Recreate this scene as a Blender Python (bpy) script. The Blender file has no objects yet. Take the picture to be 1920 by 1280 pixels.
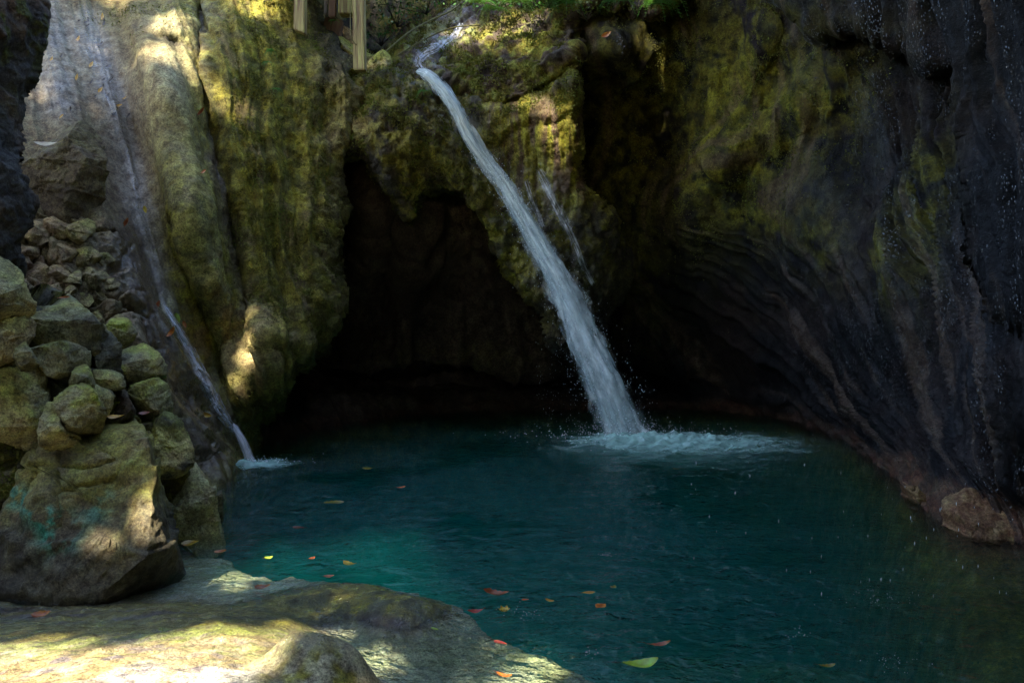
import bpy, math, random
import numpy as np
from mathutils import Vector

random.seed(7)
RNG = np.random.default_rng(7)
SC = bpy.context.scene
COL = SC.collection

# ------------------------------------------------------------------ camera, sky, sun, exposure
F, CX, HZ, CH = 1478.0, 960.0, 560.0, 1.8        # focal length in photo pixels, centre column, horizon row, eye height
cd = bpy.data.cameras.new('camera'); cam = bpy.data.objects.new('camera', cd); COL.objects.link(cam)
cd.sensor_width = 36.0; cd.lens = F / 1920 * 36.0
cd.shift_y = -80 / 1920.0
cd.clip_start = 0.05; cd.clip_end = 400
cam.location = (0, 0, CH); cam.rotation_euler = (math.pi / 2, 0, 0)
SC.camera = cam

SUN = Vector((-0.30, -0.60, 0.76)).normalized()
W = bpy.data.worlds.new('World'); SC.world = W; W.use_nodes = True
nt = W.node_tree
sky = nt.nodes.new('ShaderNodeTexSky'); sky.sky_type = 'NISHITA'; sky.sun_disc = False
sky.sun_elevation = math.asin(SUN.z); sky.sun_rotation = math.atan2(SUN.x, SUN.y)
nt.nodes['Background'].inputs['Strength'].default_value = 0.15
nt.links.new(sky.outputs[0], nt.nodes['Background'].inputs['Color'])
ld = bpy.data.lights.new('sun', 'SUN'); ld.energy = 3.2; ld.angle = math.radians(0.53); ld.color = (1.0, 0.93, 0.82)
lo = bpy.data.objects.new('sun', ld); COL.objects.link(lo); lo.rotation_euler = SUN.to_track_quat('Z', 'Y').to_euler()
lo.location = (0, -10, 30)
vs = SC.view_settings
vs.view_transform = 'Standard'; vs.look = 'None'; vs.gamma = 1.0; vs.exposure = 2.7; vs.use_curve_mapping = False
cy = SC.cycles
cy.max_bounces = 10; cy.diffuse_bounces = 4; cy.glossy_bounces = 4; cy.transmission_bounces = 6
cy.transparent_max_bounces = 24; cy.volume_bounces = 1
cy.caustics_reflective = False; cy.caustics_refractive = False
cy.use_denoising = True
cy.sample_clamp_indirect = 6.0

# ------------------------------------------------------------------ numeric helpers
def P(px, py, Y):
    px, py, Y = np.broadcast_arrays(np.asarray(px, float), np.asarray(py, float), np.asarray(Y, float))
    return np.stack([(px - CX) / F * Y, Y, CH - (py - HZ) / F * Y], -1)
def yw(py, Z=0.0): return (CH - Z) * F / (py - HZ)          # distance of a point at height Z seen at row py
def PZ(px, py, Z=0.0): return P(px, py, yw(py, Z))
def sst(a, b, x):
    t = np.clip((x - a) / (b - a), 0, 1); return t * t * (3 - 2 * t)
def mix(a, b, t):
    a = np.asarray(a, float); b = np.asarray(b, float); t = np.asarray(t)
    if a.ndim >= 1 and a.shape[-1:] == (3,): t = t[..., None]
    return a * (1 - t) + b * t

_G = np.array([[1,1,0],[-1,1,0],[1,-1,0],[-1,-1,0],[1,0,1],[-1,0,1],[1,0,-1],[-1,0,-1],
               [0,1,1],[0,-1,1],[0,1,-1],[0,-1,-1],[1,1,0],[-1,1,0],[0,-1,1],[0,-1,-1]], np.float32)
def _hash(x, y, z, s):
    h = (x.astype(np.uint32) * np.uint32(374761393) + y.astype(np.uint32) * np.uint32(668265263)
         + z.astype(np.uint32) * np.uint32(2246822519) + np.uint32(s * 3266489917 & 0xffffffff))
    h = (h ^ (h >> np.uint32(13))) * np.uint32(1274126177)
    h ^= h >> np.uint32(16); h = h * np.uint32(2654435761); return h ^ (h >> np.uint32(15))
def perlin(p, seed=0):
    sh = p.shape[:-1]; p = p.reshape(-1, 3).astype(np.float32)
    i = np.floor(p).astype(np.int64); f = p - i; i = i.astype(np.int32)
    u = f * f * f * (f * (f * 6 - 15) + 10)
    r = []
    for dx in (0, 1):
        for dy in (0, 1):
            for dz in (0, 1):
                g = _G[_hash(i[:, 0] + dx, i[:, 1] + dy, i[:, 2] + dz, seed) & np.uint32(15)]
                r.append(g[:, 0] * (f[:, 0] - dx) + g[:, 1] * (f[:, 1] - dy) + g[:, 2] * (f[:, 2] - dz))
    L = lambda a, b, t: a + (b - a) * t
    z = [L(r[k], r[k + 1], u[:, 2]) for k in (0, 2, 4, 6)]
    return L(L(z[0], z[1], u[:, 1]), L(z[2], z[3], u[:, 1]), u[:, 0]).reshape(sh)
def fbm(p, f=1.0, o=4, g=0.5, seed=0, lac=2.03):
    a, s = 1.0, 0.0
    for k in range(o):
        s = s + a * perlin(p * f, seed + k * 17); a *= g; f *= lac
    return s
def ridged(p, f=1.0, o=4, g=0.5, seed=0):
    a, s = 1.0, 0.0
    for k in range(o):
        s = s + a * (1 - 2 * np.abs(perlin(p * f, seed + k * 13))); a *= g; f *= 2.03
    return s
def worley(p, f=1.0, seed=0):
    sh = p.shape[:-1]; p = (p.reshape(-1, 3) * f).astype(np.float32)
    i = np.floor(p).astype(np.int32); f1 = np.full(len(p), 9., np.float32); f2 = f1.copy(); idv = np.zeros(len(p), np.float32)
    for dx in (-1, 0, 1):
        for dy in (-1, 0, 1):
            for dz in (-1, 0, 1):
                c = i + np.array([dx, dy, dz], np.int32)
                h = _hash(c[:, 0], c[:, 1], c[:, 2], seed)
                o = np.stack([(h & np.uint32(1023)), ((h >> np.uint32(10)) & np.uint32(1023)), ((h >> np.uint32(20)) & np.uint32(1023))], -1) / 1023.0
                d = np.linalg.norm(c + o - p, axis=1).astype(np.float32)
                m = d < f1
                f2 = np.where(m, f1, np.minimum(f2, d)); f1 = np.where(m, d, f1)
                idv = np.where(m, (h >> np.uint32(7) & np.uint32(255)) / 255.0, idv)
    return f1.reshape(sh), f2.reshape(sh), idv.reshape(sh)
def tps(pts, lam=0.0):
    """thin-plate spline through (x, y, value) points"""
    a = np.array(pts, float); sc = 200.0
    X = a[:, :2] / sc; n = len(X)
    def U(d2): return np.where(d2 > 1e-12, d2 * np.log(np.maximum(d2, 1e-12)) * 0.5, 0)
    D = ((X[:, None] - X[None]) ** 2).sum(-1)
    A = np.zeros((n + 3, n + 3)); A[:n, :n] = U(D) + lam * np.eye(n); A[:n, n] = 1; A[:n, n + 1:] = X; A[n, :n] = 1; A[n + 1:, :n] = X.T
    w = np.linalg.solve(A, np.r_[a[:, 2], 0, 0, 0])
    def f(x, y):
        x, y = np.broadcast_arrays(np.asarray(x, float), np.asarray(y, float)); sh = x.shape
        x = x.ravel() / sc; y = y.ravel() / sc; r = w[n] + w[n + 1] * x + w[n + 2] * y
        for k in range(n): r = r + w[k] * U((x - X[k, 0]) ** 2 + (y - X[k, 1]) ** 2)
        return r.reshape(sh)
    return f
def smooth_poly(pts, sub=6, closed=True):
    p = np.array(pts, float); n = len(p); out = []
    rng = range(n) if closed else range(n - 1)
    for i in rng:
        a, b, c, d = (p[(i - 1) % n], p[i], p[(i + 1) % n], p[(i + 2) % n]) if closed else (p[max(i - 1, 0)], p[i], p[i + 1], p[min(i + 2, n - 1)])
        for t in np.arange(sub) / sub:
            out.append(0.5 * (2 * b + (c - a) * t + (2 * a - 5 * b + 4 * c - d) * t * t + (3 * b - a - 3 * c + d) * t ** 3))
    if not closed: out.append(p[-1])
    return np.array(out)
def poly_sd(poly, x, y):
    """signed distance, positive inside"""
    sh = x.shape; x = x.ravel(); y = y.ravel(); d = np.full(x.shape, 1e9); ins = np.zeros(x.shape, bool)
    n = len(poly)
    for i in range(n):
        ax, ay = poly[i]; bx, by = poly[(i + 1) % n]; ex, ey = bx - ax, by - ay; L = ex * ex + ey * ey + 1e-9
        t = np.clip(((x - ax) * ex + (y - ay) * ey) / L, 0, 1)
        d = np.minimum(d, (x - ax - t * ex) ** 2 + (y - ay - t * ey) ** 2)
        if ay != by:
            c = (ay > y) != (by > y); ins ^= c & (x < (bx - ax) * (y - ay) / (by - ay) + ax)
    d = np.sqrt(d); return np.where(ins, d, -d).reshape(sh)
def line_d(pts, x, y):
    """distance to an open polyline and the fraction along it"""
    p = np.array(pts, float); d = np.full(np.shape(x), 1e18); tt = np.zeros(np.shape(x)); n = len(p) - 1
    for i in range(n):
        ax, ay = p[i]; ex, ey = p[i + 1] - p[i]; L = ex * ex + ey * ey + 1e-9
        t = np.clip(((x - ax) * ex + (y - ay) * ey) / L, 0, 1); q = (x - ax - t * ex) ** 2 + (y - ay - t * ey) ** 2
        m = q < d; d = np.where(m, q, d); tt = np.where(m, (i + t) / n, tt)
    return np.sqrt(d), tt
def ridge(pts, w, x, y):
    d, _ = line_d(pts, x, y); return np.exp(-(d / w) ** 2)
def blob(cx, cy, rx, ry, x, y, ang=0):
    c, s = math.cos(math.radians(ang)), math.sin(math.radians(ang)); u = (x - cx) * c + (y - cy) * s; v = -(x - cx) * s + (y - cy) * c
    return np.exp(-((u / rx) ** 2 + (v / ry) ** 2))

# ------------------------------------------------------------------ object helpers
def mesh_from(name, verts, quads=None, tris=None, attrs=None, smooth=True):
    me = bpy.data.meshes.new(name); verts = np.asarray(verts, np.float32)
    q = np.zeros((0, 4), np.int32) if quads is None else np.asarray(quads, np.int32)
    t = np.zeros((0, 3), np.int32) if tris is None else np.asarray(tris, np.int32)
    me.vertices.add(len(verts)); me.vertices.foreach_set('co', verts.ravel())
    nl = q.size + t.size; me.loops.add(nl); me.loops.foreach_set('vertex_index', np.r_[q.ravel(), t.ravel()].astype(np.int32))
    nf = len(q) + len(t); me.polygons.add(nf)
    ls = np.r_[np.arange(len(q)) * 4, len(q) * 4 + np.arange(len(t)) * 3].astype(np.int32)
    me.polygons.foreach_set('loop_start', ls)
    if smooth: me.polygons.foreach_set('use_smooth', np.ones(nf, bool))
    for k, v in (attrs or {}).items():
        v = np.asarray(v, np.float32)
        if v.ndim == 2:
            a = me.attributes.new(k, 'FLOAT_COLOR', 'POINT'); a.data.foreach_set('color', np.c_[v, np.ones(len(v), np.float32)].ravel())
        else:
            a = me.attributes.new(k, 'FLOAT', 'POINT'); a.data.foreach_set('value', v)
    me.update(calc_edges=True); me.validate(); return me
def obj(name, me, m=None, parent=None, loc=None):
    o = bpy.data.objects.new(name, me); COL.objects.link(o)
    if m is not None and me is not None and not me.materials: me.materials.append(m)
    if parent is not None: o.parent = parent
    if loc is not None: o.location = loc
    return o
def tag(o, label=None, cat=None, group=None, kind=None):
    for k, v in (('label', label), ('category', cat), ('group', group), ('kind', kind)):
        if v: o[k] = v
    return o
def empty(name, loc):
    o = bpy.data.objects.new(name, None); COL.objects.link(o); o.location = loc; o.empty_display_size = 0.1; return o
def gridq(nv, nu, wrap=False):
    i = np.arange(nv * nu).reshape(nv, nu)
    if wrap:
        j = np.roll(i, -1, 1); return np.stack([i[:-1], j[:-1], j[1:], i[1:]], -1).reshape(-1, 4)
    return np.stack([i[:-1, :-1], i[:-1, 1:], i[1:, 1:], i[1:, :-1]], -1).reshape(-1, 4)

# ------------------------------------------------------------------ materials
def new_mat(name):
    m = bpy.data.materials.new(name); m.use_nodes = True; n = m.node_tree.nodes; n.clear()
    out = n.new('ShaderNodeOutputMaterial'); return m, m.node_tree, out
def N(t, typ, **kw):
    n = t.nodes.new(typ)
    for k, v in kw.items():
        if k in n.inputs: n.inputs[k].default_value = v
        else: setattr(n, k, v)
    return n
def noise(t, vec, scale, detail=4, rough=0.55, dist=0.0):
    n = N(t, 'ShaderNodeTexNoise', Scale=scale, Detail=detail, Roughness=rough, Distortion=dist); t.links.new(vec, n.inputs['Vector']); return n
def math_(t, op, a, b=None, clamp=False):
    n = t.nodes.new('ShaderNodeMath'); n.operation = op; n.use_clamp = clamp
    for i, v in enumerate((a, b)):
        if v is None: continue
        if isinstance(v, (int, float)): n.inputs[i].default_value = v
        else: t.links.new(v, n.inputs[i])
    return n.outputs[0]
def rng(t, v, a, b, c, d):
    n = N(t, 'ShaderNodeMapRange'); t.links.new(v, n.inputs[0])
    for i, x in enumerate((a, b, c, d)): n.inputs[i + 1].default_value = x
    return n.outputs[0]

def rock_mat(name, fine=1.0, bump=0.35, glint=0.0):
    """rock whose own colour is stored per vertex (tint) and whose wetness is stored per vertex (wet)"""
    m, t, out = new_mat(name); L = t.links.new
    pos = N(t, 'ShaderNodeNewGeometry').outputs['Position']
    at = N(t, 'ShaderNodeAttribute', attribute_name='tint'); aw = N(t, 'ShaderNodeAttribute', attribute_name='wet')
    n1 = noise(t, pos, 9 * fine, 6, 0.65); n2 = noise(t, pos, 42 * fine, 5, 0.7); n3 = noise(t, pos, 150 * fine, 3, 0.6)
    v = math_(t, 'MULTIPLY', rng(t, n1.outputs[0], 0.3, 0.7, 0.5, 1.45), rng(t, n2.outputs[0], 0.32, 0.68, 0.35, 1.6))
    v = math_(t, 'MULTIPLY', v, rng(t, n3.outputs[0], 0.35, 0.65, 0.6, 1.4))
    mx = N(t, 'ShaderNodeMix', data_type='RGBA', blend_type='MULTIPLY'); mx.inputs[0].default_value = 1
    L(at.outputs['Color'], mx.inputs[6]); cr = N(t, 'ShaderNodeCombineColor'); [L(v, cr.inputs[i]) for i in range(3)]; L(cr.outputs[0], mx.inputs[7])
    hs = N(t, 'ShaderNodeHueSaturation'); L(mx.outputs[2], hs.inputs['Color']); L(rng(t, n1.outputs[0], 0.25, 0.75, 0.475, 0.525), hs.inputs['Hue'])
    b = N(t, 'ShaderNodeBsdfPrincipled'); L(hs.outputs[0], b.inputs['Base Color'])
    wetn = math_(t, 'MULTIPLY', aw.outputs['Fac'], rng(t, n1.outputs[0], 0.35, 0.6, 0.35, 1.0))
    L(rng(t, wetn, 0, 1, 0.85, 0.42 if glint else 0.16), b.inputs['Roughness']); L(rng(t, wetn, 0, 1, 0.12, 0.3 if glint else 0.9), b.inputs['Specular IOR Level'])
    h = math_(t, 'ADD', math_(t, 'MULTIPLY', n1.outputs[0], 1.0), math_(t, 'MULTIPLY', n2.outputs[0], 0.45))
    h = math_(t, 'ADD', h, math_(t, 'MULTIPLY', n3.outputs[0], 0.14))
    bp = N(t, 'ShaderNodeBump', Strength=bump, Distance=0.09); L(h, bp.inputs['Height']); L(bp.outputs[0], b.inputs['Normal'])
    if glint:                                                # beads and rivulets of water on the dark wall
        mp = N(t, 'ShaderNodeMapping'); mp.inputs['Scale'].default_value = (1, 1, 0.4); L(pos, mp.inputs[0])
        vo = N(t, 'ShaderNodeTexVoronoi', Scale=64.0, feature='F1'); vo.inputs['Randomness'].default_value = 1.0; L(mp.outputs[0], vo.inputs['Vector'])
        mp2 = N(t, 'ShaderNodeMapping'); mp2.inputs['Scale'].default_value = (5.5, 5.5, 0.55); L(pos, mp2.inputs[0]); ns = noise(t, mp2.outputs[0], 1.0, 3, 0.6)
        bead = math_(t, 'MULTIPLY', rng(t, vo.outputs['Distance'], 0.5, 0.25, 0, 1), rng(t, ns.outputs[0], 0.45, 0.56, 0, 1))
        rnd = N(t, 'ShaderNodeSeparateColor'); L(vo.outputs['Color'], rnd.inputs[0]); bead = math_(t, 'MULTIPLY', bead, rng(t, rnd.outputs[0], 0.30, 0.40, 0, 1))
        bp2 = N(t, 'ShaderNodeBump', Strength=1.0, Distance=0.09); L(math_(t, 'SUBTRACT', 1.0, vo.outputs['Distance']), bp2.inputs['Height']); L(bp.outputs[0], bp2.inputs['Normal'])
        b.inputs['Coat Roughness'].default_value = 0.12; b.inputs['Coat IOR'].default_value = 3.0
        L(math_(t, 'MULTIPLY', bead, rng(t, aw.outputs['Fac'], 0.25, 0.7, 0, 1), True), b.inputs['Coat Weight']); L(bp2.outputs[0], b.inputs['Coat Normal'])
    L(b.outputs[0], out.inputs['Surface']); return m
M_ROCK = rock_mat('rock'); M_WETROCK = rock_mat('wet_rock', 0.8, 0.45, 0.9); M_BOULDER = rock_mat('boulder_rock', 1.5, 0.4)

def plain_mat(name, col, rough=0.6, var=0.25, scale=20, trans=0.0, stretch=None, bump=0.2):
    m, t, out = new_mat(name); L = t.links.new
    tc = N(t, 'ShaderNodeTexCoord').outputs['Object']
    if stretch:
        mp = N(t, 'ShaderNodeMapping'); mp.inputs['Scale'].default_value = stretch; L(tc, mp.inputs[0]); tc = mp.outputs[0]
    n1 = noise(t, tc, scale, 5, 0.6)
    hs = N(t, 'ShaderNodeHueSaturation'); hs.inputs['Color'].default_value = (*col, 1); L(rng(t, n1.outputs[0], 0.3, 0.7, 1 - var, 1 + var), hs.inputs['Value'])
    L(rng(t, n1.outputs[0], 0.3, 0.7, 0.5 - var * 0.08, 0.5 + var * 0.08), hs.inputs['Hue'])
    b = N(t, 'ShaderNodeBsdfPrincipled'); L(hs.outputs[0], b.inputs['Base Color']); b.inputs['Roughness'].default_value = rough
    bp = N(t, 'ShaderNodeBump', Strength=bump, Distance=0.02); L(n1.outputs[0], bp.inputs['Height']); L(bp.outputs[0], b.inputs['Normal'])
    if trans:
        tr = N(t, 'ShaderNodeBsdfTranslucent'); L(hs.outputs[0], tr.inputs[0]); ms = N(t, 'ShaderNodeMixShader'); ms.inputs[0].default_value = trans
        L(b.outputs[0], ms.inputs[1]); L(tr.outputs[0], ms.inputs[2]); L(ms.outputs[0], out.inputs['Surface'])
    else: L(b.outputs[0], out.inputs['Surface'])
    return m

def water_mat():
    m, t, out = new_mat('pool_water'); L = t.links.new
    pos = N(t, 'ShaderNodeNewGeometry').outputs['Position']
    mp = N(t, 'ShaderNodeMapping'); mp.inputs['Scale'].default_value = (1, 1.3, 1); L(pos, mp.inputs[0])
    n1 = noise(t, mp.outputs[0], 5, 3, 0.5, 0.6); n2 = noise(t, mp.outputs[0], 19, 3, 0.55, 0.4)
    h = math_(t, 'ADD', n1.outputs[0], math_(t, 'MULTIPLY', n2.outputs[0], 0.42))
    bp = N(t, 'ShaderNodeBump', Strength=1.0, Distance=0.11); L(h, bp.inputs['Height'])
    nm = noise(t, pos, 0.9, 2, 0.5); L(rng(t, nm.outputs[0], 0.35, 0.65, 0.3, 1.5), bp.inputs['Strength'])
    fr = N(t, 'ShaderNodeFresnel', IOR=1.33); L(bp.outputs[0], fr.inputs['Normal'])
    gl = N(t, 'ShaderNodeBsdfGlossy', Roughness=0.03); L(bp.outputs[0], gl.inputs['Normal'])
    tr = N(t, 'ShaderNodeBsdfTransparent'); ms = N(t, 'ShaderNodeMixShader')
    L(fr.outputs[0], ms.inputs[0]); L(tr.outputs[0], ms.inputs[1]); L(gl.outputs[0], ms.inputs[2]); L(ms.outputs[0], out.inputs['Surface'])
    va = N(t, 'ShaderNodeVolumeAbsorption', Density=0.36); va.inputs['Color'].default_value = (0.04, 0.74, 0.72, 1); vsc = N(t, 'ShaderNodeVolumeScatter', Density=0.135, Anisotropy=0.3); vsc.inputs['Color'].default_value = (0.01, 0.76, 0.68, 1)
    ad = N(t, 'ShaderNodeAddShader'); L(va.outputs[0], ad.inputs[0]); L(vsc.outputs[0], ad.inputs[1]); L(ad.outputs[0], out.inputs['Volume'])
    return m
M_WATER = water_mat()

def fall_mat(name, lo, hi, col=(0.80, 0.92, 0.95), su=26.0, sv=2.2, edge=0.35, gloss=0.25):
    """falling water: white streaks with gaps; uses the u (across) and v (metres along) vertex attributes"""
    m, t, out = new_mat(name); L = t.links.new
    au = N(t, 'ShaderNodeAttribute', attribute_name='fu').outputs['Fac']; av = N(t, 'ShaderNodeAttribute', attribute_name='fv').outputs['Fac']
    ae = N(t, 'ShaderNodeAttribute', attribute_name='fe').outputs['Fac']
    cb = N(t, 'ShaderNodeCombineXYZ'); L(math_(t, 'MULTIPLY', au, su), cb.inputs[0]); L(math_(t, 'MULTIPLY', av, sv), cb.inputs[1])
    n1 = noise(t, cb.outputs[0], 1.0, 5, 0.62, 0.25)
    cb2 = N(t, 'ShaderNodeCombineXYZ'); L(math_(t, 'MULTIPLY', au, su * 3), cb2.inputs[0]); L(math_(t, 'MULTIPLY', av, sv * 3.0), cb2.inputs[1])
    n2 = noise(t, cb2.outputs[0], 1.0, 3, 0.6)
    s = math_(t, 'ADD', math_(t, 'MULTIPLY', n1.outputs[0], 0.7), math_(t, 'MULTIPLY', n2.outputs[0], 0.3))
    s = math_(t, 'ADD', s, math_(t, 'MULTIPLY', math_(t, 'SUBTRACT', ae, 1.0), edge))
    a = rng(t, s, lo, hi, 0.0, 1.0)
    df = N(t, 'ShaderNodeBsdfDiffuse'); df.inputs[0].default_value = (*col, 1)
    tl = N(t, 'ShaderNodeBsdfTranslucent'); tl.inputs[0].default_value = (*col, 1)
    gl = N(t, 'ShaderNodeBsdfGlossy', Roughness=0.22); gl.inputs[0].default_value = (0.9, 0.95, 1, 1)
    bp = N(t, 'ShaderNodeBump', Strength=0.5, Distance=0.03); L(s, bp.inputs['Height'])
    for q in (df, gl): L(bp.outputs[0], q.inputs['Normal'])
    m1 = N(t, 'ShaderNodeMixShader'); m1.inputs[0].default_value = 0.4; L(df.outputs[0], m1.inputs[1]); L(tl.outputs[0], m1.inputs[2])
    m2 = N(t, 'ShaderNodeMixShader'); m2.inputs[0].default_value = gloss; L(m1.outputs[0], m2.inputs[1]); L(gl.outputs[0], m2.inputs[2])
    tr = N(t, 'ShaderNodeBsdfTransparent'); m3 = N(t, 'ShaderNodeMixShader'); L(a, m3.inputs[0]); L(tr.outputs[0], m3.inputs[1]); L(m2.outputs[0], m3.inputs[2])
    L(m3.outputs[0], out.inputs['Surface']); return m

RELIEF = {}
# ------------------------------------------------------------------ rock builders
def vnormals(Wp):
    du = np.gradient(Wp, axis=1); dv = np.gradient(Wp, axis=0); n = np.cross(du, dv); n /= np.linalg.norm(n, axis=-1, keepdims=True) + 1e-9
    c = Wp - np.array([0, 0, CH]); s = np.sign((n * c).sum(-1, keepdims=True)); return -n * s
def relief(name, outline, depth, m, disp, color, step=2.5, roll=30, rollm=0.6, rag=6, back=1.5, rseed=0):
    """a thick rock mass: outline in picture rows/columns, real distance per point, rounded ragged border, sides carried back"""
    poly = smooth_poly(outline, 5); x0, y0 = poly.min(0) - 8; x1, y1 = poly.max(0) + 8
    gx = np.arange(x0, x1, step); gy = np.arange(y0, y1, step); X, Y = np.meshgrid(gx, gy)
    cgx = np.arange(x0, x1 + 10, 8.); cgy = np.arange(y0, y1 + 10, 8.); CXg, CYg = np.meshgrid(cgx, cgy); sd = poly_sd(poly, CXg, CYg)
    fx = (X - x0) / 8; fy = (Y - y0) / 8; ix = np.minimum(fx.astype(int), sd.shape[1] - 2); iy = np.minimum(fy.astype(int), sd.shape[0] - 2); ax = fx - ix; ay = fy - iy
    d = (sd[iy, ix] * (1 - ax) + sd[iy, ix + 1] * ax) * (1 - ay) + (sd[iy + 1, ix] * (1 - ax) + sd[iy + 1, ix + 1] * ax) * ay
    if rag: d = d + rag * fbm(np.stack([X / 60, Y / 60, X * 0 + rseed], -1), 1, 4, 0.55, 31)
    D = depth(X, Y)
    q = np.clip(1 - d / roll, 0, 1); D = D + rollm * (1 - np.sqrt(np.maximum(1 - q * q, 0)))
    Wp = P(X, Y, D); n = vnormals(Wp)
    Wp = Wp + n * disp(X, Y, Wp, n)[..., None]
    n = vnormals(Wp)
    tint, wet = color(X, Y, Wp, n)
    keep = d > 0; cell = keep[:-1, :-1] & keep[1:, :-1] & keep[:-1, 1:] & keep[1:, 1:]
    idx = np.arange(X.size).reshape(X.shape)
    q4 = np.stack([idx[:-1, :-1], idx[1:, :-1], idx[1:, 1:], idx[:-1, 1:]], -1)
    faces = q4[cell]
    cp = np.pad(cell, 1); sides = []
    for sl, a, b in ((cp[:-2, 1:-1], 0, 3), (cp[2:, 1:-1], 2, 1), (cp[1:-1, :-2], 1, 0), (cp[1:-1, 2:], 3, 2)):
        mm = cell & ~sl; sides.append(np.stack([q4[mm][:, b], q4[mm][:, a]], -1))
    e = np.concatenate(sides); nv = X.size
    V = Wp.reshape(-1, 3); T = tint.reshape(-1, 3); Wt = np.broadcast_to(wet, X.shape).ravel()
    bidx = np.unique(e); remap = np.full(nv, -1); remap[bidx] = nv + np.arange(len(bidx))
    cdir = V[bidx] - np.array([0, 0, CH]); cdir /= np.linalg.norm(cdir, axis=1, keepdims=True)
    V = np.r_[V, V[bidx] + cdir * back]; T = np.r_[T, T[bidx]]; Wt = np.r_[Wt, Wt[bidx]]
    faces = np.r_[faces, np.stack([e[:, 0], e[:, 1], remap[e[:, 1]], remap[e[:, 0]]], -1)]
    used = np.unique(faces); rm = np.full(len(V), -1); rm[used] = np.arange(len(used))
    me = mesh_from(name, V[used], rm[faces], None, {'tint': T[used], 'wet': Wt[used]})
    o = obj(name, me, m); o['_g'] = 0; del o['_g']
    zs = 3.0; zw = int((x1 - x0) / zs) + 2; zh = int((y1 - y0) / zs) + 2; zb = np.full(zw * zh, 1e9); kv = Wp[keep]   # nearest rock along each line of sight
    bx = ((CX + F * kv[:, 0] / kv[:, 1] - x0) / zs).astype(int).clip(0, zw - 1); by = ((HZ + F * (CH - kv[:, 2]) / kv[:, 1] - y0) / zs).astype(int).clip(0, zh - 1)
    np.minimum.at(zb, by * zw + bx, kv[:, 1]); zb = zb.reshape(zh, zw)
    def look(px, py):
        px, py = np.broadcast_arrays(np.asarray(px, float), np.asarray(py, float)); gx_ = ((px - x0) / zs).astype(int).clip(1, zw - 2); gy_ = ((py - y0) / zs).astype(int).clip(1, zh - 2)
        Yn = zb[gy_, gx_]
        for dx, dy in ((1, 0), (-1, 0), (0, 1), (0, -1)): q_ = zb[gy_ + dy, gx_ + dx]; Yn = np.where(Yn > 1e8, q_, Yn)
        Yn = np.where(Yn > 1e8, depth(px, py), Yn); return P(px, py, Yn)
    RELIEF[name] = (Wp[keep], n[keep], X[keep], Y[keep]); return o, look

PAL = dict(tan=(0.29, 0.22, 0.095), grey=(0.19, 0.16, 0.085), moss=(0.19, 0.165, 0.016), dmoss=(0.062, 0.06, 0.009), lime=(0.25, 0.27, 0.05),
           dark=(0.05, 0.043, 0.035), brown=(0.10, 0.062, 0.036), red=(0.17, 0.075, 0.04), pale=(0.44, 0.39, 0.24), teal=(0.04, 0.17, 0.125), black=(0.018, 0.017, 0.018))
PAL = {k: np.array(v) for k, v in PAL.items()}
def n01(p, f, o=4, seed=0, g=0.55): return np.clip(0.5 + 0.62 * fbm(p, f, o, g, seed), 0, 1)

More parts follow.
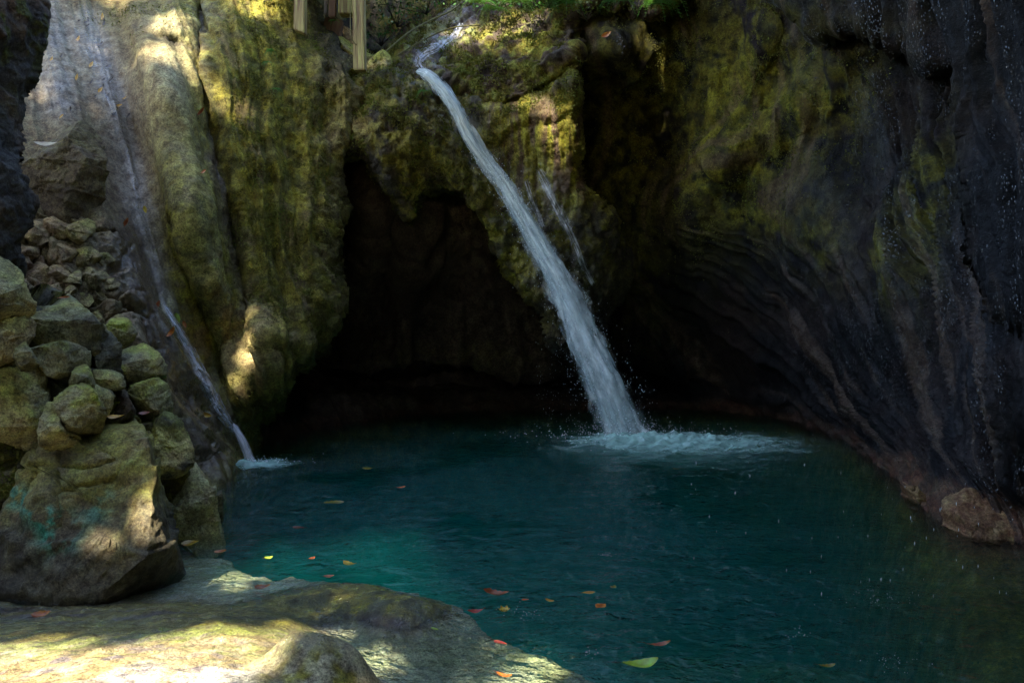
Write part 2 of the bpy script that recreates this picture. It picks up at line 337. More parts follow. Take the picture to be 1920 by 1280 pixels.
def boulder(name, outline, Y0, bulge, tiltx=0.0, tilty=0.0, n=5.0, planes=14, seed=0, base='grey', mossy=0.5, amp=0.05, res=1.0, wet=0.15, m=None, extra=None, crack=0.0, back=None, grooves=(), grow=1.22):
    """closed boulder: the outline lies in its middle plane, front and back bulge out of it, then planes are cut off and roughness added"""
    r = np.random.default_rng(seed + 100); ol = smooth_poly(outline, 8); c = np.array(outline, float).mean(0); ol = c + (ol - c) * grow
    ext = np.ptp(ol, axis=0).max(); nth = int(np.clip(ext * 2.4 * res, 72, 340)); nr = int(np.clip(ext * 0.45 * res, 20, 80))
    ang = np.arctan2(ol[:, 1] - c[1], ol[:, 0] - c[0]); rad = np.hypot(*(ol - c).T); o = np.argsort(ang); ang, rad = ang[o], rad[o]
    th = np.linspace(-math.pi, math.pi, nth, endpoint=False); R = np.interp(th, np.r_[ang - 2 * math.pi, ang, ang + 2 * math.pi], np.r_[rad, rad, rad])
    rows = []
    bk = bulge if back is None else back
    for side in (-1, 1):
        phis = np.linspace(0.0, 1, nr) if side < 0 else np.linspace(1, 0.0, nr)[1:]
        for f in phis:
            t = math.sin(f * math.pi / 2); px = c[0] + R * t * np.cos(th); py = c[1] + R * t * np.sin(th)
            h = (1 - t ** n) ** (1 / n) if t < 1 else 0.0
            Y = Y0 + tiltx * (px - c[0]) / 100 + tilty * (py - c[1]) / 100 + side * (bulge if side < 0 else bk) * h
            rows.append(P(px, py, Y))
    V = np.array(rows); C = P(c[0], c[1], Y0); S = ext / F * Y0 / 2
    q = (V - C) / S
    for k in range(planes):
        dn = r.normal(size=3); dn[1] = -abs(dn[1]); dn[2] = dn[2] * 0.9 + 0.35; dn /= np.linalg.norm(dn)
        s = (q @ dn); e = np.maximum(0, s - s.max() * r.uniform(0.5, 0.82)); q = q - dn * (e * 0.88)[..., None]
    V = C + q * S
    nn = V - C; nn /= np.linalg.norm(nn, axis=-1, keepdims=True) + 1e-9
    sc = max(S, 0.12)
    dsp = amp * sc * 1.6 * fbm(V + seed * 3.1, 1.6 / sc, 5, 0.55, seed) + amp * sc * 0.9 * (ridged(V + seed, 3.2 / sc, 4, 0.55, seed + 5) - 0.9) * 0.5 + amp * sc * 1.2 * (np.abs(perlin(V * 1.15 / sc + seed, seed + 7)) * 2 - 0.4)
    if crack:
        f1, f2, _ = worley(V * np.array([1, 1, 1.5]) + seed + 0.25 * fbm(V, 3, 3)[..., None], 0.8 / sc, seed); dsp = dsp - crack * sc * np.exp(-((f2 - f1) / 0.07) ** 2)
    lay = V[..., 2] + 0.12 * V[..., 0] + 0.05 * fbm(V, 2.0, 3, 0.5, seed); fr = (lay / (0.42 * sc)) % 1.0; dsp = dsp + 0.045 * sc * (fr ** 3 - 0.3)
    if len(grooves):
        gpx = CX + F * V[..., 0] / V[..., 1]; gpy = HZ + F * (CH - V[..., 2]) / V[..., 1]
        gpx = gpx + 12 * fbm(V, 4, 4, 0.55, 3); gpy = gpy + 12 * fbm(V, 4, 4, 0.55, 4)
        for gl_ in grooves: dsp = dsp - 0.035 * ridge(gl_, 2.6, gpx, gpy)
    V = V + nn * dsp[..., None]
    top = np.clip(nn[..., 2], -1, 1)
    a = n01(V + seed, 3.0, 5, seed + 1); b = n01(V + seed, 8, 4, seed + 2)
    tint = mix(np.broadcast_to(PAL[base], V.shape) * 1.15, PAL['tan'] * 1.15, sst(0.4, 0.7, a))
    tint = mix(tint, PAL['dark'], sst(0.55, 0.85, n01(V, 2.2, 4, seed + 9)) * 0.7)
    tint = mix(tint, mix(PAL['moss'] + 0 * V, PAL['lime'], b), np.clip(sst(0.35, 0.7, a * 0.5 + b * 0.3 + top * 0.28) * mossy * 1.3, 0, 1))
    if extra is not None: tint = extra(V, tint)
    tint = tint * np.array([1.32, 1.34, 1.2])
    Wt = np.full(V.shape[:2], wet)
    nv, nu = V.shape[:2]; i = gridq(nv, nu, True); i = i[:, ::-1]
    me = mesh_from(name, V.reshape(-1, 3), i, None, {'tint': tint.reshape(-1, 3), 'wet': Wt.ravel()})
    return obj(name, me, m or M_BOULDER)
def on_water(py): return yw(py)

# ================================================================== THE SETTING
# ---- grotto wall: cave behind the fall and the dark wet wall curving round to the right
WL = [(420, 850), (480, 832), (540, 815), (600, 800), (680, 785), (750, 776), (850, 770), (1000, 768), (1150, 764), (1280, 765), (1400, 775), (1480, 788),
      (1560, 812), (1600, 832), (1640, 862), (1690, 905), (1740, 950), (1800, 985), (1860, 1000), (1920, 1010), (2060, 1060)]
wpts = [(x, y, yw(y)) for x, y in WL]
wpts += [(450, 600, 12.2), (600, 640, 13.0), (750, 640, 13.2), (900, 620, 13.3), (1050, 640, 13.4), (1250, 640, 13.0), (1400, 660, 12.0), (1540, 690, 10.4),
         (650, 420, 12.6), (760, 400, 12.2), (880, 450, 12.6), (1000, 420, 12.6), (1180, 480, 12.4), (1300, 480, 12.0), (1420, 480, 10.9), (1550, 520, 9.7), (1640, 640, 8.8),
         (500, 200, 13.5), (650, 60, 13.6), (760, 60, 13.4), (900, 100, 13.0), (1100, 60, 11.6), (1100, 200, 11.75), (1150, 330, 11.9), (1200, 250, 11.7), (1250, 150, 11.5), (1330, 300, 11.3), (1400, 120, 10.9), (1450, 300, 10.5),
         (1540, 150, 9.9), (1560, 330, 9.6), (1700, 250, 8.5), (1700, 450, 8.2), (1750, 700, 7.7), (1760, 850, 7.3), (1850, 250, 7.3), (1880, 500, 6.7), (1880, 750, 6.3), (2050, 400, 5.6), (2050, 800, 5.3),
         (600, -60, 14.2), (900, -60, 13.6), (1200, -60, 12.2), (1450, -60, 10.2), (1700, -60, 8.0), (1900, -60, 6.4), (2060, -60, 5.4),
         (500, 1060, 11.0), (800, 1060, 12.9), (1100, 1060, 13.0), (1400, 1080, 11.5), (1560, 1040, 9.8), (1650, 1100, 7.4), (1720, 1200, 6.0), (1800, 1250, 5.0), (1900, 1300, 4.5), (2060, 1400, 4.0), (1800, 1600, 4.4), (1900, 1700, 4.0), (2060, 1700, 3.7), (1500, 1300, 9.2), (1000, 1200, 12.6)]
w_base = tps(wpts, 0.002)
w_s = tps([(1250, 520, 0), (1400, 600, 0), (1500, 690, 0), (1580, 780, 0), (1640, 860, 0), (1300, 440, 1), (1400, 480, 1), (1480, 560, 1), (1570, 690, 1), (1660, 820, 1), (1710, 920, 1),
           (1300, 370, 2), (1420, 400, 2), (1520, 470, 2), (1600, 600, 2), (1690, 780, 2), (1770, 940, 2), (1560, 300, 2.6), (1640, 420, 2.8), (1680, 560, 2.9), (1760, 780, 3), (1830, 950, 3),
           (1620, 60, 3.2), (1660, 250, 3.3), (1740, 420, 3.6), (1790, 600, 3.8), (1850, 800, 4), (1720, 60, 4.2), (1760, 250, 4.4), (1830, 450, 4.7), (1900, 700, 5.0), (1920, 950, 5), (1850, 60, 5.4), (1900, 250, 5.7),
           (1480, 30, 1.8), (1500, 200, 1.9), (1380, 60, .8), (1400, 250, .9), (1260, 60, -.4), (1260, 250, -.4), (1150, 60, -1.4), (1150, 300, -1.5), (1180, 600, -1.4), (1320, 700, -.7), (1400, 760, -.6),
           (1000, 300, -3), (1000, 650, -3), (900, 430, -4), (860, 650, -4.3), (760, 400, -5.2), (740, 650, -5.8), (650, 400, -6.2), (600, 700, -7.2), (500, 300, -8)], 0.003)
def w_depth(x, y):
    D = w_base(x, y)
    D = D + 1.5 * sst(684, 696, y + 8 * np.sin(x / 60)) * (1 - sst(728, 760, y)) * sst(560, 660, x) * (1 - sst(1180, 1330, x))
    D = D - 0.5 * blob(1148, 72, 62, 60, x, y) + 0.25 * blob(1150, 175, 70, 40, x, y)
    D = D - 0.25 * ridge([(1440, 60), (1400, 180), (1420, 230), (1340, 320), (1310, 380), (1300, 420)], 30, x, y)
    D = D - 0.22 * ridge([(1590, 90), (1540, 180), (1450, 250), (1360, 300)], 40, x, y) - 0.15 * blob(1350, 230, 60, 90, x, y)
    D = D + 0.25 * ridge([(1240, 200), (1260, 300), (1290, 420)], 26, x, y)
    D = D - 0.6 * ridge([(700, 330), (690, 480), (660, 640)], 34, x, y) - 0.5 * ridge([(800, 380), (770, 520), (740, 660)], 28, x, y)
    return D
def w_disp(x, y, V, n):
    s = w_s(x, y); z = V[..., 2]
    wr = 0.12 + 0.88 * np.maximum(sst(1480, 1620, x), sst(370, 480, y) * sst(1180, 1350, x)); s = s + 0.22 * fbm(V, 1.1, 3, 0.5, 9)
    g = fbm(np.stack([s * 1.0, z * 0.18, V[..., 1] * 0.1], -1), 1, 2, 0.5, 3)
    st = ridged(np.stack([s * 3.4 + 0.4 * g, z * 0.07, 0 * z], -1), 1, 2, 0.5, 11)
    st2 = ridged(np.stack([s * 8 + 0.6 * g, z * 0.12, 0 * z + 4], -1), 1, 3, 0.55, 23)
    low = fbm(V * np.array([1, 1, .7]), 0.7, 3, 0.5, 2)
    am = 1 - 0.7 * sst(0.45, 0.08, z) - 0.28 * sst(0.05, -0.15, z)
    fx_ = 0.65 + 0.2 * sst(1480, 1650, x)
    d = am * fx_ * (0.17 * wr * st + 0.03 * wr * st2) + 0.22 * low * am + 0.05 * fbm(V * np.array([1, 1, .45]), 3.0, 3, 0.55, 8) + 0.10 * (1 - wr) * ridged(V * np.array([1, 1, .6]), 1.6, 3, 0.5, 10)
    return d
def w_color(x, y, V, n):
    s = w_s(x, y); z = V[..., 2]; a = n01(V, 1.1, 5, 41); b = n01(V, 4.5, 4, 42); c = n01(np.stack([s * 3, z * 0.4, 0 * z], -1), 1, 4, 43)
    t = mix(np.broadcast_to(PAL['black'] * 0.32, V.shape), PAL['dark'] * np.array([.32, .24, .24]), sst(0.3, 0.8, a))
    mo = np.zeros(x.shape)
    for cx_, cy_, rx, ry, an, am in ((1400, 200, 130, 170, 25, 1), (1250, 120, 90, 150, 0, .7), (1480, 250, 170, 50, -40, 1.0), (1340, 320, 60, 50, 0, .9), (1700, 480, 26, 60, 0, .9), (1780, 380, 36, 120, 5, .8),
                                     (1420, 400, 110, 26, 12, .7), (1560, 440, 40, 70, -20, .5), (870, 400, 60, 60, 0, .35), (900, 100, 250, 120, 0, .9), (1100, 300, 60, 260, 0, .5), (860, 670, 120, 22, 0, .5), (1160, 260, 80, 170, 0, .75), (1190, 480, 60, 120, 0, .4)):  # fall top blobs lighten the shaded recess; cave band blob paints its lit bottom
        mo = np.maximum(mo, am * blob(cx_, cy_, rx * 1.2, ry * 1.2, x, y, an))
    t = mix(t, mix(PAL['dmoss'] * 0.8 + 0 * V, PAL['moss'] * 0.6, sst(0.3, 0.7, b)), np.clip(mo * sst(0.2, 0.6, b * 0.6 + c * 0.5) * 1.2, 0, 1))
    t = mix(t, PAL['brown'], sst(0.62, 0.85, c) * 0.5)
    t = mix(t, PAL['brown'] * 1.0, 0.85 * sst(560, 640, x) * sst(1080, 1000, x) * sst(250, 330, y) * (0.35 + 0.65 * c))  # brown cave rock, lightened in colour to make up for missing light
    rim = sst(0.20, 0.08, z - 0.16 * (a - 0.5) - 0.12 * sst(1640, 1800, x)) * 0.9; t = mix(t, mix(PAL['brown'] * 0.8 + 0 * V, PAL['red'] * 0.7, sst(0.3, 0.75, b)) * (0.45 + 0.55 * sst(1560, 1740, x))[..., None], rim)
    t = mix(t, PAL['moss'] * 0.8 * (0.6 + 0.8 * b[..., None]), sst(0.0, -0.25, z) * 0.85)
    wet = np.clip(sst(1380, 1560, x) * 1.0 + 0.25 + 1.2 * blob(1148, 75, 80, 70, x, y), 0, 1) * (0.45 + 0.55 * sst(0.35, 0.65, c)) * (1 - 0.8 * np.clip(mo, 0, 1) * (x < 1600))
    return t, wet
W_OUT = [(330, -80), (2120, -80), (2120, 300), (2120, 900), (2120, 1720), (1900, 1720), (1750, 1620), (1600, 1380), (1400, 1220), (1000, 1150), (600, 1130), (330, 1100), (330, 500)]
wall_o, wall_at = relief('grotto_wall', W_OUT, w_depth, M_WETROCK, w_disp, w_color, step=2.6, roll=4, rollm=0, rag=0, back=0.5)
tag(wall_o, 'dark wet grotto wall curving round behind the pool, draped in flowstone', 'rock wall', kind='structure')

# ---- nearer rock mass hanging over the right edge
E_OUT = [(1490, -60), (1515, 15), (1540, 45), (1580, 50), (1610, 42), (1700, 75), (1760, 115), (1800, 150), (1832, 205), (1850, 262), (1858, 400), (1872, 490), (1892, 545), (1922, 592), (2000, 640), (2100, 680), (2100, -60)]
e_base = tps([(1500, 0, 8.9), (1600, 20, 8.2), (1700, 40, 7.4), (1800, 100, 6.7), (1850, 250, 6.5), (1860, 450, 6.3), (1920, 570, 5.8), (1900, 100, 6.0), (1920, 300, 5.8), (2050, 100, 5.2), (2050, 400, 5.0), (2080, 640, 5.0), (1700, -60, 7.2), (2080, -60, 4.9)])
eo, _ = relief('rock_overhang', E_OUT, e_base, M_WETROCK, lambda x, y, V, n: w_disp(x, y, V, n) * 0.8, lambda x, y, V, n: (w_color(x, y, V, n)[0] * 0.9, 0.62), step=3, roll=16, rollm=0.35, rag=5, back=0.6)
tag(eo, 'dark wet rock overhang edged by a black crack at the right', 'rock overhang', kind='structure')

# ---- left cliff with the sloping slab and chute
A_OUT = [(-80, -80), (420, -80), (560, -80), (600, 20), (640, 90), (670, 150), (690, 215), (672, 275), (652, 300), (640, 380), (618, 470), (612, 560), (606, 620), (598, 655), (565, 690), (530, 725), (505, 775), (490, 815), (482, 840),
         (470, 880), (440, 960), (380, 1040), (250, 1040), (-80, 1000)]
a_base = tps([(-60, 100, 9.4), (60, 60, 9.9), (100, 150, 9.4), (160, 250, 9.0), (180, 60, 10.3), (250, 20, 10.9), (240, 300, 9.2), (200, 420, 8.5), (280, 480, 8.7), (240, 620, 7.9), (310, 600, 8.3), (350, 700, 8.3), (300, 800, 7.6), (380, 880, 7.9), (415, 890, 8.0), (430, 870, 8.4),
              (440, 790, 8.9), (462, 845, 9.2), (482, 832, 9.8), (330, 60, 10.4), (320, 200, 9.7), (370, 400, 9.2), (417, 580, 9.3), (440, 640, 9.42), (428, 700, 9.25), (372, 515, 9.1), (400, 250, 10.0), (440, 400, 9.75), (478, 600, 9.35), (495, 640, 9.05), (500, 100, 10.7), (500, 300, 10.1), (530, 500, 9.8), (540, 640, 9.4),
              (478, 700, 8.98), (480, 760, 9.3), (600, 100, 11.0), (620, 250, 10.6), (640, 330, 10.6), (600, 430, 10.1), (590, 560, 9.9), (590, 640, 9.8), (400, -60, 11.6), (150, -60, 11.2), (560, -60, 11.6), (-60, 500, 7.6), (-60, 900, 6.6), (430, 960, 7.9), (300, 1000, 6.8)], 0.001)
a_s = tps([(130, 30, 0), (190, 250, 0), (270, 480, 0), (330, 640, 0), (400, 760, 0), (450, 860, 0), (250, 20, 1), (310, 250, 1), (350, 450, 1), (410, 620, 1), (450, 760, 1), (475, 850, 1.1), (370, 40, 2), (410, 250, 2), (445, 430, 2), (480, 600, 2), (500, 760, 2),
           (520, 100, 3.2), (540, 300, 3.2), (545, 500, 3.2), (560, 700, 3), (620, 200, 4), (620, 500, 4), (40, 100, -1), (120, 400, -1), (250, 700, -1), (330, 860, -1), (-60, 300, -2.2), (100, 800, -2.2)], 0.003)
STREAM = [(165, 40), (205, 160), (245, 300), (270, 420), (300, 540), (335, 615), (372, 690), (400, 750), (440, 805), (455, 830)]
GULLY = [(380, 20), (372, 110), (390, 240), (425, 380), (445, 480), (468, 560), (474, 600)]
def a_depth(x, y):
    D = a_base(x, y)
    D = D + 0.22 * ridge(STREAM, 42, x, y) + 0.20 * ridge(GULLY, 15, x, y)
    D = D - 0.20 * ridge([(300, 30), (300, 150), (330, 300), (365, 450), (385, 520)], 40, x, y)
    D = D + 0.16 * blob(318, 82, 30, 12, x, y, 12) - 0.08 * blob(320, 48, 45, 22, x, y)
    D = D + 0.3 * ridge([(330, 420), (370, 560), (420, 680)], 14, x, y) * 0.5
    D = D - 0.15 * ridge([(468, 592), (505, 625), (540, 640)], 16, x, y)
    return D
def a_disp(x, y, V, n):
    s = a_s(x, y); z = V[..., 2]; rough = sst(535, 620, x + 0.06 * (y - 300) + 25 * fbm(V, 1.5, 2))
    g = fbm(V, 0.8, 3, 0.5, 61)
    st = ridged(np.stack([s * 2.2 + 0.3 * g, z * 0.16, 0 * z], -1), 1, 3, 0.5, 51)
    st2 = fbm(np.stack([s * 8, z * 0.5, 0 * z], -1), 1, 4, 0.6, 52)
    low = fbm(V, 1.0, 2, 0.5, 53)
    f1, f2, _ = worley(V * np.array([1, 1, 1.25]) + 0.2 * fbm(V, 2.5, 3)[..., None], 3.2, 5)
    pit = ridged(V * np.array([1, 1, .6]), 3.0, 5, 0.6, 54)
    sl = 0.35 + 0.65 * sst(270, 380, x)
    low2 = fbm(np.stack([s * 1.6, z * 0.22, 0 * z], -1), 1, 3, 0.5, 57)
    wob = 0.18 * fbm(V, 0.9, 3, 0.5, 58)
    rib = (0.09 * np.exp(-((s + wob - 1.2) / 0.30) ** 2) + 0.10 * np.exp(-((s + wob - 2.7) / 0.4) ** 2)) * sst(640, 480, y)
    d = rib + sl * (0.075 * st + 0.025 * st2) + 0.12 * low2 + 0.06 * low * sl + 0.05 * fbm(V * np.array([1, 1, .35]), 2.6, 4, 0.55, 59) * sl + rough * (0.13 * low + 0.10 * (pit - 0.8) * 0.6 - 0.04 * (f1 - 0.45)) + 0.02 * fbm(V * np.array([1, 1, .55]), 10, 4, 0.6, 55) * (0.25 + 0.75 * sst(280, 400, x))
    f1b, f2b, idb = worley(V + 0.3 * fbm(V, 2, 3)[..., None], 1.9, 9)
    lb = sst(250, 190, x + (y - 420) * -0.22) * sst(385, 430, y)         # broken bank at the left
    d = d + lb * (0.22 * (idb - 0.4) - 0.12 * np.exp(-((f2b - f1b) / 0.08) ** 2) + 0.1 * pit * 0.5)
    return d
def a_color(x, y, V, n):
    s = a_s(x, y); z = V[..., 2]; a = n01(V, 1.3, 5, 71); b = n01(V, 5, 4, 72); c = n01(np.stack([s * 4, z * 0.35, 0 * z], -1), 1, 4, 73)
    t = mix(np.broadcast_to(np.array([.17, .13, .055]), V.shape), np.array([.24, .18, .062]), sst(0.3, 0.7, a))
    mo = 0.8 * sst(280, 360, x) * (1 - 0.35 * sst(580, 640, x)) + 0.5 * blob(250, 30, 100, 30, x, y) + 0.7 * blob(500, 240, 60, 160, x, y) + 0.4 * blob(330, 500, 80, 200, x, y, -15)
    t = mix(t, mix(PAL['dmoss'] * 1.3 + 0 * V, PAL['moss'] * 1.1, sst(0.3, 0.7, b)), np.clip(mo * sst(0.15, 0.6, 0.5 * b + 0.5 * c + 0.1), 0, 1) * 0.9)
    t = mix(t, PAL['pale'], np.clip(0.75 * blob(318, 140, 38, 60, x, y) + 0.45 * blob(320, 50, 60, 22, x, y) + 0.25 * ridge([(320, 200), (350, 330), (390, 520), (430, 640)], 20, x, y), 0, 1) * (0.4 + 0.5 * b))  # pale rib, with sun dapple painted on its upper end
    t = mix(t, np.array([.13, .095, .05]), 0.8 * sst(310, 255, x) * (0.45 + 0.55 * sst(60, 240, y)))
    t = mix(t, PAL['brown'] * 0.8, np.clip(0.9 * ridge([(395, 300), (420, 400), (450, 500), (470, 590)], 20, x, y) + 0.85 * ridge([(225, 480), (290, 640), (340, 760), (385, 880)], 38, x, y) + 0.5 * blob(360, 830, 60, 80, x, y), 0, 1) * (0.55 + 0.45 * c))
    t = mix(t, PAL['dark'] * 0.7, np.clip(0.75 * ridge(GULLY, 9, x, y) + 0.9 * blob(318, 82, 32, 13, x, y, 12) + 0.0 * x + 0.55 * sst(565, 610, x) * sst(0.4, 0.6, a), 0, 1))  # hollow near the rib top has its shade painted dark
    t = mix(t, np.array([.11, .075, .038]), np.clip(0.85 * ridge([(190, 300), (230, 420), (270, 540)], 40, x, y), 0, 1)); t = mix(t, PAL['red'], 0.5 * blob(60, 520, 60, 60, x, y) * sst(0.3, 0.6, b))
    t = mix(t, np.array([0.25, 0.235, 0.225]), np.clip(0.5 * ridge([(90, 20), (95, 120), (112, 190)], 34, x, y) + 0.3 * ridge(STREAM[:6], 18, x, y), 0, 1) * (0.35 + 0.65 * sst(0.35, 0.6, 0.5 * b + 0.5 * c)))  # pale grey streaks paint the sky sheen of the wet slab
    t = mix(t, PAL['tan'] * 1.3, 0.9 * blob(462, 655, 34, 60, x, y))  # tan blob paints the sun patch on the fin
    t = mix(t, PAL['black'] * 2, 0.85 * sst(560, 640, x) * sst(200, 60, y))  # blackened top right paints the shade under the platform
    wet = np.clip(0.12 + 0.8 * ridge(STREAM, 34, x, y) + 0.8 * ridge([(225, 480), (290, 640), (340, 760), (385, 880)], 45, x, y) + 0.5 * ridge(GULLY, 20, x, y) + 0.55 * blob(110, 130, 60, 100, x, y) + 0.4 * blob(560, 680, 70, 60, x, y), 0, 1)
    return t, wet
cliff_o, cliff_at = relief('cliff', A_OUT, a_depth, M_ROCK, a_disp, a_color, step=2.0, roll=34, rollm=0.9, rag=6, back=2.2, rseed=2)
tag(cliff_o, 'mossy sloping limestone cliff left of the cave, grooved by a thin stream', 'cliff', kind='structure')

# ---- central rock buttress carrying the fall
B_OUT = [(560, 110), (610, 95), (650, 125), (690, 130), (735, 126), (775, 136), (810, 146), (850, 160), (900, 178), (960, 185), (1010, 168), (1066, 132), (1086, 150), (1091, 200), (1090, 330), (1108, 362), (1150, 405), (1174, 450), (1180, 505),
         (1160, 560), (1138, 602), (1105, 645), (1062, 662), (1036, 648), (1022, 610), (1000, 575), (975, 552), (950, 515), (925, 470), (902, 425), (884, 388), (862, 368), (830, 362), (795, 385), (770, 425), (745, 395), (715, 335), (680, 292), (645, 290), (600, 260), (560, 200)]
b_base = tps([(560, 150, 11.2), (620, 180, 11.0), (650, 280, 10.8), (690, 140, 10.9), (700, 230, 10.55), (760, 150, 10.8), (800, 140, 10.85), (780, 260, 10.6), (740, 340, 10.75), (780, 390, 11.0), (840, 330, 10.85), (830, 190, 10.85), (900, 290, 10.95), (960, 350, 11.0), (1000, 440, 11.05), (1050, 560, 11.1), (930, 450, 11.1), (980, 540, 11.25), (1050, 650, 11.3),
              (920, 190, 10.9), (980, 250, 10.75), (1050, 170, 10.65), (1085, 220, 10.6), (1080, 330, 10.75), (1020, 340, 10.95), (1110, 450, 11.2), (1170, 480, 11.6), (1130, 580, 11.6)], 0.001)
FALLC = [(782, 134), (800, 140), (822, 160), (852, 200), (878, 252), (912, 302), (945, 345), (985, 415), (1038, 508), (1082, 600), (1122, 690), (1148, 752), (1174, 816)]
def b_depth(x, y):
    D = b_base(x, y)
    D = D + 0.16 * ridge(FALLC[:9], 26, x, y)
    u = y - (248 - 0.42 * (x - 900) + 8 * np.sin(x / 23)); D = D + 0.12 * sst(-8, 14, u - 22) * sst(900, 940, x) * (1 - sst(1068, 1085, x))
    D = D + 0.14 * blob(1035, 185, 14, 14, x, y) - 0.1 * sst(1010, 1022, x) * sst(200, 240, y) * (1 - sst(400, 450, y))
    return D
def b_disp(x, y, V, n):
    z = V[..., 2]; pan = sst(890, 940, x) * (1 - sst(300, 400, y)) ; low = fbm(V, 1.0, 4, 0.5, 81); pit = ridged(V * np.array([1, 1, .55]), 2.8, 5, 0.6, 82)
    f1, f2, _ = worley(V + 0.2 * fbm(V, 2.5, 3)[..., None], 2.6, 15)
    vert = ridged(np.stack([x / 26 + 0.3 * low, y / 260, 0 * x], -1), 1, 3, 0.5, 83)
    return 0.14 * low * (1 - 0.6 * pan) + (1 - pan) * (0.055 * (pit - 0.8) - 0.03 * (f1 - 0.45)) + 0.05 * fbm(V * np.array([1, 1, .5]), 3, 3, 0.5, 85) + pan * 0.03 * vert + 0.024 * fbm(V, 9, 5, 0.62, 84)
def b_color(x, y, V, n):
    a = n01(V, 1.3, 5, 91); b = n01(V, 5, 4, 92); c = n01(np.stack([x / 14, y / 130, 0 * x], -1), 1, 4, 93)
    t = mix(np.broadcast_to(PAL['dark'], V.shape) * 1.1, PAL['brown'], sst(0.3, 0.8, a))
    up = np.clip(n[..., 2], 0, 1)
    mo = 0.75 * sst(0.3, 0.62, 0.55 * a + 0.45 * b + 0.25 * up) + 0.5 * blob(1000, 230, 110, 90, x, y) + 0.5 * blob(740, 150, 70, 24, x, y) + 0.5 * blob(960, 470, 30, 70, x, y, -25) + 0.4 * blob(860, 300, 50, 40, x, y)
    mo = mo * (1 - 0.75 * blob(600, 150, 60, 70, x, y))
    t = mix(t, mix(PAL['dmoss'] * 1.1 + 0 * V, PAL['moss'], sst(0.3, 0.7, b)), np.clip(mo, 0, 1))
    pan = sst(890, 930, x) * (1 - sst(330, 420, y)) * sst(150, 200, y); t = mix(t, mix(PAL['moss'] * 1.15 + 0 * V, PAL['brown'] * 1.2, sst(0.45, 0.7, c)), pan * 0.8)
    t = mix(t, PAL['tan'] * 0.9, 0.8 * blob(645, 240, 45, 35, x, y) * sst(0.35, 0.6, b))
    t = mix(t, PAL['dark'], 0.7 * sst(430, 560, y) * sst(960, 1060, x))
    wet = np.clip(0.1 + 0.8 * ridge(FALLC[:9], 60, x, y) + 0.9 * ridge([(1010, 320), (1050, 400), (1085, 480), (1110, 540)], 26, x, y), 0, 1)
    return t, wet
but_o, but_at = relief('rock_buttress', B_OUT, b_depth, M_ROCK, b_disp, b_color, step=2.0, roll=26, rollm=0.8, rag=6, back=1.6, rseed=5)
tag(but_o, 'mossy rock buttress overhanging the cave, split by the main waterfall', 'rock buttress', kind='structure')

# ---- mossy terrace above the lip
T_OUT = [(560, 95), (600, 60), (640, 88), (690, 92), (715, 100), (760, 66), (800, 45), (850, 22), (885, -10), (900, -80), (1290, -80), (1262, 10), (1235, 40), (1190, 25), (1120, 20), (1090, 40), (1082, 110), (1070, 140), (1010, 172), (960, 196), (905, 196), (860, 178), (822, 156), (780, 148), (740, 142), (680, 140), (600, 130)]
t_base = tps([(560, 100, 11.8), (640, 95, 11.9), (690, 120, 11.2), (740, 130, 11.1), (800, 140, 11.0), (860, 180, 11.0), (940, 190, 10.95), (1060, 140, 10.9), (720, 100, 11.8), (800, 60, 12.3), (870, 100, 11.6), (900, 0, 12.4), (960, 100, 11.3), (1000, 20, 11.7), (1080, 60, 11.1), (1080, -60, 11.6), (1180, 10, 11.3), (1260, -40, 11.3), (900, -80, 12.9)])
def t_disp(x, y, V, n):
    lay = ridged(np.stack([x / 120, (y + 0.55 * x) / 26, 0 * x], -1), 1, 4, 0.55, 101); f1, f2, i_ = worley(V, 4.5, 19)
    return 0.16 * fbm(V, 1.2, 4, 0.5, 102) + 0.09 * lay * 0.6 - 0.10 * (f1 - 0.4) + 0.02 * fbm(V, 9, 4, 0.6, 103)
def t_color(x, y, V, n):
    a = n01(V, 2, 5, 104); b = n01(V, 7, 4, 105)
    t = mix(np.broadcast_to(PAL['dark'], V.shape) * 0.8, PAL['brown'], a); t = mix(t, mix(PAL['moss'] * 0.75 + 0 * V, PAL['lime'] * 0.7, sst(0.5, 0.85, b)), sst(0.45, 0.68, 0.5 * a + 0.4 * b + 0.1))
    return t, np.clip(0.15 + 0.8 * ridge([(865, 45), (850, 70), (800, 100), (790, 140)], 30, x, y), 0, 1)
ter_o, ter_at = relief('rock_terrace', T_OUT, t_base, M_ROCK, t_disp, t_color, step=2.2, roll=20, rollm=0.5, rag=8, back=1.2, rseed=8)
tag(ter_o, 'mossy stepped rock terrace where the stream gathers above the fall', 'rock terrace', kind='structure')

# ---- rest of the gorge, out of the frame: it closes the place in and keeps the light from above
def shell(name, f, nu, nv, amp, tint, label, seed):
    u, v = np.meshgrid(np.linspace(0, 1, nu), np.linspace(0, 1, nv)); V = f(u, v); n = vnormals(V)
    V = V + n * (amp * fbm(V, 0.5, 5, 0.55, seed))[..., None]; t = mix(np.broadcast_to(PAL[tint], V.shape), PAL['dmoss'], n01(V, 0.8, 4, seed))
    o = obj(name, mesh_from(name, V.reshape(-1, 3), gridq(nv, nu), None, {'tint': t.reshape(-1, 3), 'wet': np.full(V.shape[:2], 0.2).ravel()}), M_ROCK); return tag(o, label, 'rock wall', kind='structure')
